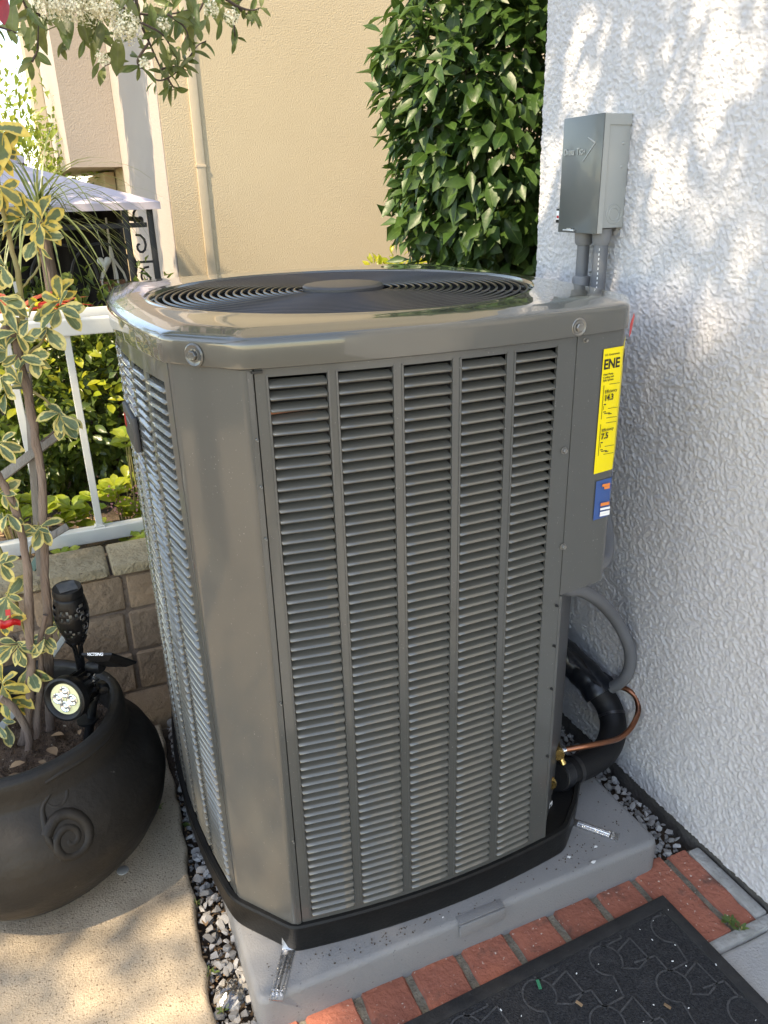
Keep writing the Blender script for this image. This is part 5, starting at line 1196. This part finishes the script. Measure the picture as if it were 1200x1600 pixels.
# ================================================================== GAZEBO
GA = at(250, 315, 3.0); gz = thing('gazebo', (GA.x-.6, 3.6, 0), 'garden gazebo with pale lavender canopy and black scrolled iron posts', 'gazebo')
ap = at(-150, 205, 3.9); gx0 = ap.x-(GA.x-ap.x); gy1 = 4.75-.6
b = MB(); c0, c1, c2, c3 = GA, Vector((gx0, 3.0, GA.z)), Vector((gx0, gy1+.6, GA.z)), Vector((GA.x-.02, gy1-.02, GA.z))
c2.y = gy1; A = Vector((ap.x, (3.0+gy1)/2+.3, ap.z))
def sag(p, q, r, n=10):
    g = {}; vs = []; fs = []
    for i in range(n+1):
        for j in range(n+1-i):
            u, v = i/n, j/n; w = 1-u-v; P = p*w+q*u+r*v; P = P-Vector((0, 0, .10*u*v*w+.035*(w*u+w*v+u*v)*.6)); g[i, j] = len(vs); vs.append(P)
    for i in range(n):
        for j in range(n-i):
            fs.append((g[i, j], g[i+1, j], g[i, j+1]))
            if i+j < n-1: fs.append((g[i+1, j], g[i+1, j+1], g[i, j+1]))
    return vs, fs
for p_, q_ in ((c0, c1), (c1, c2), (c2, c3), (c3, c0)): b.add(*sag(p_, q_, A))
for p_, q_ in ((c0, c1), (c1, c2), (c2, c3), (c3, c0)):
    vs = [];
    for i in range(9): t_ = i/8; P = p_.lerp(q_, t_)-Vector((0, 0, .0)); P = P-Vector((0, 0, .021*.6*4*t_*(1-t_)*0)); vs += [P, P-Vector((0, 0, .024))]
    b.add(vs, [(2*i, 2*i+2, 2*i+3, 2*i+1) for i in range(8)])
o = b.build('canopy', m_canopy, gz, 40)
p = at(37, 246, 3.55); b = MB(); a2 = A+Vector((0, 0, .16)); hw_ = abs(p.x-A.x); k_ = [A+Vector((sx*hw_, sy*.35, p.z-A.z+.0)) for sx, sy in ((1, -1), (-1, -1), (-1, 1), (1, 1))]
for i in range(4): b.add([k_[i], k_[(i+1) % 4], a2], [(0, 1, 2)]); b.add([k_[i], k_[(i+1) % 4], k_[(i+1) % 4]-Vector((0, 0, .02)), k_[i]-Vector((0, 0, .02))], [(0, 1, 2, 3)])
b.build('vent_tier', m_canopy, gz)
for (x, y) in ((GA.x-.035, 3.04), (gx0+.03, 3.04), (gx0+.03, gy1-.05), (GA.x-.05, gy1-.06)):
    b = MB()
    for dx_, dy_ in ((0, 0), (-.085, 0)): b.box((x+dx_*(1 if x > A.x else -1), y+dy_, GA.z/2-.01), (.02, .02, GA.z-.02), bev=.002)
    xx = x-.0425*(1 if x > A.x else -1)
    for k in range(5):
        zc = GA.z-.1-.2*k
        for s in (1, -1):
            pts = [Vector((xx+s*(.006+.028*(1-t/12)*math.cos(t*.62+1.2)), y, zc+s*.045+.04*(1-t/12)*math.sin(t*.62+1.2))) for t in range(12)]; b.tube(pts, .0042, 6)
        b.box((xx, y, zc+.1), (.07, .008, .008))
    b.build('iron_post', m_iron, gz, 50)
b = MB(); b.box(((GA.x+gx0)/2, 3.04, GA.z-.075), (GA.x-gx0-.1, .016, .016)); b.box((GA.x-.06, 3.6, GA.z-.06), (.016, 1.0, .016))
for k in range(3):
    cx_ = GA.x-.22-.13*k; b.tube([Vector((cx_+.11*math.cos(t), 3.04, GA.z-.25+.12*math.sin(t))) for t in lin(0, PI, 14)], .005, 6)
for k in range(2): b.tube([Vector((GA.x-.125-.02*math.cos(t*2), 3.04, GA.z-.10-.07*t)) for t in lin(0, 4.4, 18)], .0045, 6)
b.tube([Vector((GA.x-.2+.075*math.cos(t), 3.05, GA.z-.40+.09*math.sin(t))) for t in lin(-.6, 2.6, 16)], .0045, 6)
b.build('iron_scroll', m_iron, gz, 50)
b = MB(); pts0 = []  # black sheet added as a backdrop for the deep shade under the canopy
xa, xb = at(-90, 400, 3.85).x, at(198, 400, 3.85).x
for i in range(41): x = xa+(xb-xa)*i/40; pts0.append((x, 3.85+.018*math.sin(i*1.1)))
vs = [(x, y, z) for z in (.37, GA.z-.03) for x, y in pts0]; b.add(vs, [(i, i+1, 41+i+1, 41+i) for i in range(40)]); o = b.build('shade_backdrop', m_shade_black, gz, 180); sm_ = o.modifiers.new('s', 'SOLIDIFY'); sm_.thickness = .006
# hanging macrame planter with a white heart
hpn = at(172, 384, 3.2); t = thing('hanging_planter', tuple(at(178, 455, 3.2)), 'white rope hanging planter under the gazebo canopy', 'planter')
b = MB(); bot = at(178, 452, 3.2); knot = at(175, 402, 3.2)
b.tube([Vector((hpn.x, 3.2, GA.z-.05)), hpn, knot], [.0035, .005, .009], 7)
for k in range(5):
    a = k*2*PI/5; b.tube([knot, bot+Vector((.05*math.cos(a), .05*math.sin(a), .03)), bot+Vector((.0, 0, -.05))], [.005, .004, .003], 6, smooth=3)
b.build('rope', m_rope, t, 60)
b = MB(); b.lathe([(.0001, -.045), (.028, -.042), (.042, .02), (.046, .022), (.046, .032), (.040, .032), (.038, .0), (.0001, -.002)], bot, 20); b.build('pot', m_clay, t, 40)
for k in range(14):
    a = k*2.4; d = Vector((math.cos(a), math.sin(a), random.uniform(.2, .9))); place('leaf', ml_hedge[k % 3], t, bot+Vector((0, 0, .01)), frame(d, (0, 0, 1)), .07*random.uniform(.7, 1.2))
hh = at(163, 410, 3.15); b = MB(); pr = []
for k in range(24):
    a = 2*PI*k/24; pr.append((.0016*16*math.sin(a)**3, .0016*(13*math.cos(a)-5*math.cos(2*a)-2*math.cos(3*a)-math.cos(4*a))))
rs = [[hh+Vector((x*s_, y_, z*s_)) for x, z in pr] for s_, y_ in ((.5, -.009), (.9, -.005), (1, 0), (.9, .005), (.5, .009))]
b.rings(rs, True, True, True); o = b.build('heart_ornament', m_tile, None, 60); tag(o, 'white heart ornament hanging beside the rope planter', 'ornament')
b = MB(); b.tube([hh+Vector((0, 0, .02)), Vector((hh.x-.01, hh.y, GA.z-.06))], .0012, 5); cord = b.build('cord', m_rope, o, 60)
cord.matrix_parent_inverse = o.matrix_world.inverted()
# white plank edge of a low planter seen through the pickets
b = MB(); q0, q1 = at(0, 497, 2.25), at(160, 484, 2.25); b.box(((q0.x+q1.x)/2-.15, 2.25, q0.z-.005), (q1.x-q0.x+.6, .012, .03), bev=.002); b.box((q0.x-.3, 2.25, .66), (.03, .012, .58)); b.box((q1.x+.1, 2.25, .66), (.03, .012, .58)); tag(b.build('white_edging', m_tile, None, 40), 'white edging board just above the fence top rail at the left', 'edging')

# ================================================================== PHOTINIA TREE OVERHEAD
ph = thing('photinia_tree', (-1.5, 1.1, .0), 'photinia tree with cream flower clusters overhanging from the upper left', 'tree')
TB = Vector((-1.5, 1.1, .0)); b = MB(); b.tube([TB, Vector((-1.47, 1.08, 1.0)), Vector((-1.6, .9, 2.3)), Vector((-2.0, .5, 3.6)), Vector((-2.4, .1, 4.7))], [.085, .075, .065, .05, .03], 14, smooth=5); b.build('trunk', m_bark, ph, 60)
b = MB(); hub_ = Vector((-1.6, .9, 2.3)); b.tube([hub_, Vector((-1.1, 1.3, 2.5)), Vector((-.4, 1.65, 2.15)), Vector((.05, 1.75, 1.95))], [.03, .022, .014, .006], 8, smooth=4); b.tube([Vector((-1.5, 1.05, 1.5)), Vector((-1.0, 1.5, 1.95)), Vector((-.45, 1.72, 1.8)), Vector((-.2, 1.74, 1.72))], [.02, .015, .01, .005], 8, smooth=4)
b.tube([hub_, Vector((-1.0, .85, 3.1)), Vector((-.3, .8, 3.45)), Vector((-.05, .3, 3.6))], [.035, .025, .014, .006], 8, smooth=4)
hub_ = Vector((-2.1, .4, 3.9))
for e in ((-3.2, .3, 5.2), (-2.9, -.6, 5.2), (-1.8, -.3, 5.4), (-1.7, .7, 5.1), (-2.5, .5, 5.6)):
    e = Vector(e); b.tube([hub_, hub_.lerp(e, .5)+Vector((0, 0, .12)), e], [.035, .022, .008], 8, smooth=4)
b.build('limb', m_bark, ph, 60)
Yp = 1.72
BR = [[(215, -60, .05), (212, -10), (220, 35), (233, 66), (252, 108), (262, 122)], [(120, -60, .1), (150, -20), (205, 18), (262, 22), (300, 14)], [(300, -60), (330, -20), (368, 8), (392, 16), (408, 12)], [(368, 8), (385, 22), (398, 20)], [(372, 2), (384, -4)], [(20, -50), (40, 10), (62, 22), (86, 26)], [(-20, 38), (5, 44), (30, 53), (50, 60)], [(62, 22), (52, 42), (36, 48)], [(50, 96), (58, 78), (60, 40)], [(150, -20), (152, 30), (148, 56), (166, 60)],
      [(212, -10), (192, 36), (180, 90), (163, 104)], [(233, 66), (215, 95), (225, 108), (245, 125), (262, 122), (278, 110), (290, 90)], [(262, 122), (268, 132), (276, 142)], [(330, -20), (300, 40), (285, 75), (292, 92), (308, 72), (322, 64)], [(262, 22), (290, 45), (296, 80)], [(252, 108), (275, 104), (292, 110)], [(90, 26), (100, 60), (94, 78)], [(220, 35), (255, 55), (275, 90)], [(368, 8), (366, 40), (368, 62)]]
twigs = []
for k, P_ in enumerate(BR):
    Q_ = [at(q[0], q[1], Yp+(q[2] if len(q) > 2 else 0)+.05*math.sin(k*2.1)+.012*i) for i, q in enumerate(P_)]
    S_, R__ = spline(Q_, 5, [.0042*(1-.78*i/(len(Q_)-1)) if k < 3 else .0024*(1-.6*i/(len(Q_)-1)) for i in range(len(Q_))]); b = MB(); b.tube(S_, R__, 7); b.build('twig', m_twig, ph, 60); twigs.append(S_)
PHM = [leaf_mesh('leaf', 1, w, l_photinia, 7, f, c, .05, .4) for w, f, c in ((.34, .3, .25), (.3, .6, .4), (.38, .2, .15), (.26, .8, .5))]
def phleaf(px, py, ang, L, dY=0., roll=None):
    a = R(ang+random.uniform(-10, 10)); d = imgdir(math.cos(a), math.sin(a), random.uniform(-.4, .4)); n = imgdir(random.gauss(0, .6), random.gauss(-.2, .6), 1 if roll is None else roll)
    place('leaf', random.choice(PHM), ph, at(px, py, Yp+dY), frame(d, n), L)
for (px_, py_, ang, L) in ((22, 0, 95, .062), (38, -2, 70, .085), (105, 10, 92, .078), (125, 18, 80, .06), (150, 22, 95, .05), (160, 30, 100, .062), (186, 55, 92, .07), (163, 104, 85, .042), (155, 98, 110, .032), (132, 62, 110, .032), (142, 62, 85, .045), (205, 102, 150, .028), (217, 104, 90, .024), (245, 128, 95, .026), (240, 128, 130, .025), (272, 134, 85, .026), (212, 58, 180, .028), (222, 40, 20, .03), (90, 30, 60, .03), (36, 28, 95, .03), (50, 40, 100, .045), (52, 80, 30, .036), (45, 92, 80, .034),
        (255, 12, 95, .055), (235, 5, 80, .06), (285, 15, 110, .055), (310, 5, 100, .045), (290, 20, 60, .04), (270, 30, 120, .04), (300, 30, 95, .035), (335, -2, 90, .04), (350, 8, 100, .035), (366, 40, 85, .04), (345, 30, 110, .035), (320, 20, 75, .035), (180, 5, 60, .05), (200, 12, 85, .055), (215, 22, 100, .05), (75, 5, 60, .05), (60, 0, 120, .04), (250, 60, 80, .035), (265, 70, 100, .035), (280, 75, 90, .03), (248, 82, 60, .045), (256, 40, 120, .035), (240, 50, 150, .025), (238, 76, 175, .024), (368, 60, 100, .028), (322, 30, 110, .04), (308, 42, 80, .035)):
    phleaf(px_, py_, ang, L*1.08, random.uniform(-.06, .06))
for S_ in twigs:
    for k in range(len(S_)//2+1):
        p = random.choice(S_); d = imgdir(random.gauss(0, 1), random.gauss(.5, .8), random.gauss(0, .5)); place('leaf', random.choice(PHM), ph, p, frame(d, imgdir(random.gauss(0, .6), random.gauss(-.3, .6), 1)), random.uniform(.022, .042))
for k in range(95):
    px_ = random.uniform(40, 345); py_ = random.uniform(-60, 34-abs(px_-200)*.06); phleaf(px_, py_, random.gauss(90, 45), random.uniform(.035, .06), random.uniform(-.05, .2))
redm = leafmat('young_red_leaf', (.25, .02, .02), (.3, .03, .03), rough=.3, trans=.3)
place('young_leaf', leaf_mesh('young_leaf', 1, .5, redm, 6, .3, .2), ph, at(2, -14, 1.5), frame(imgdir(.05, 1, 0), imgdir(0, 0, 1)), .05)
for (px_, py_, r_, nfl) in ((75, 4, .030, 170), (100, 14, .02, 90), (128, 8, .036, 230), (165, 14, .024, 150), (196, 42, .03, 190), (150, -12, .03, 120), (330, 14, .016, 60), (160, 90, .014, 40), (226, 99, .010, 40), (362, 26, .016, 50), (255, 38, .012, 40)):
    b = MB(); c = at(px_, py_, Yp-.09)
    for k in range(int(nfl*1.7)):
        v = Vector((random.gauss(0, 1), random.gauss(0, 1), random.gauss(0, .75))); v = v.normalized()*r_*random.uniform(.6, 1.0); s = random.uniform(.0018, .0034); q = c+v; nr = (v+Vector((random.gauss(0, .01), random.gauss(0, .01), .006))).normalized(); u_ = nr.orthogonal().normalized(); w_ = nr.cross(u_)
        ring = [q+(u_*math.cos(a)+w_*math.sin(a))*s*(1 if i % 2 else .55)+nr*(.0006 if i % 2 else 0) for i, a in enumerate(lin(0, 2*PI*.9, 10))]; b.add(ring+[q+nr*-.0003], [(i, (i+1) % 10, 10) for i in range(10)])
        if k % 9 == 0: b.tube([c-Vector((0, 0, r_*.2)), q], .0006, 4)
    tag(b.build('flower_cluster', m_flower, ph, 180), kind='stuff')
# the crown above the frame, which dapples the yard
cl = []
for k in range(420):
    z = random.uniform(4.6, 5.8); x = random.uniform(-3.9, .9-.662*(z-1.02)); y = random.uniform(-.95, .85)
    if x < -2.15 and y > .5+.25*random.random(): continue
    if x < -2.92 and -.95 < y < .16 and random.random() < .93: continue
    cl.append((x, y, z, random.uniform(.14, .26)))
for k in range(19):
    z = random.uniform(3.0, 3.6); zw = random.uniform(1.08, 1.8); yw = .5+1.0*random.random()**.62
    cl.append((1-.662*(z-zw), yw-.228*(z-zw), z, random.uniform(.07, .13)))
P, D, N = [], [], []
for (x, y, z, r) in cl:
    n = int((52 if x < -1.2 else 120)*(r/.17)**2); v = rng.normal(size=(n, 3))*r*.62*np.array([1, 1, .6]); P.append(np.array([x, y, z])+v); D.append(rng.normal(size=(n, 3))+v/r*.6); N.append(rng.normal(size=(n, 3))*.5+np.array([0, 0, 1.]))
P = np.concatenate(P); D = np.concatenate(D); N = np.concatenate(N)
leaf_cloud('crown', l_crown, P, D, N, .085*rng.uniform(.7, 1.15, len(P)), .034*rng.uniform(.8, 1.15, len(P)), ph)

# ================================================================== SMALL GROUND PLANTS
WM = LM(l_weed, .35)
def weed(p, n, L, label, up=.5):
    t = thing('weed', tuple(p), label, 'weed')
    for k in range(n):
        a = k*2.4+random.random(); d = Vector((math.cos(a), math.sin(a), random.uniform(.15, up*2))); place('leaf', WM[k % 3], t, p+Vector((random.gauss(0, .003), random.gauss(0, .003), 0)), frame(d, (0, 0, 1)), L*random.uniform(.6, 1.2))
    b = MB(); b.tube([p+Vector((0, 0, -.008)), p+Vector((.001, 0, .006))], .0012, 5); b.build('stem', m_greenstem, t, 60)
weed(at(1140, 1440, Z=.004), 12, .019, 'small green weed growing at the end of the brick joint')
weed(at(1158, 1452, Z=.004), 7, .015, 'smaller weed tuft between the last brick and the walkway')
weed(at(297, 1290, Z=-.008), 10, .016, 'green weed in the gravel beside the pot')
weed(at(307, 1412, Z=-.006), 6, .010, 'tiny weed at the worn patio edge in the middle')
weed(at(328, 1520, Z=-.006), 8, .012, 'weed tuft in the gravel beside the clear bag')
weed(at(348, 1580, Z=-.006), 7, .011, 'weed at the bottom edge of the picture in the gravel')
weed(at(248, 1262, Z=.004), 7, .012, 'weed at the corner of the patio slab under the pot')
b = MB(); rr = random.Random(8)
for k in range(420):
    y = rr.uniform(.62, 1.45); x = rr.uniform(.062, .125); s = rr.uniform(.0012, .0035); b.box((x, y, -.026+rr.uniform(0, .012)), (s*rr.uniform(1, 3), s, s*.7), (rr.random(), rr.random(), rr.uniform(0, 3)))
tag(b.build('grit', m_litter), 'brown grit and bark crumbs between the gravel stones', 'grit', None, 'stuff')

# crumbs of dirt on the pad beside the base pan
b = MB(); rr = random.Random(17)
for k in range(130):
    x = rr.uniform(.15, .88); y = yf(x)-rr.expovariate(60)-.012; s_ = rr.uniform(.0006, .0017)
    if y > .834: b.box((x, y, .0705+s_*.3), (s_*rr.uniform(1, 2.2), s_, s_*.8), (0, 0, rr.uniform(0, 3)))
for k in range(70):
    x, y = rr.uniform(.70, .885), rr.uniform(.84, 1.12); s_ = rr.uniform(.0006, .0018)
    if x > .72 and y < .90+.9*(x-.70): b.box((x, y, .0705+s_*.3), (s_*rr.uniform(1, 2.2), s_, s_*.8), (0, 0, rr.uniform(0, 3)))
tag(b.build('pad_crumbs', m_dirt), 'dark crumbs of dirt scattered over the grey pad', 'dirt', None, 'stuff')
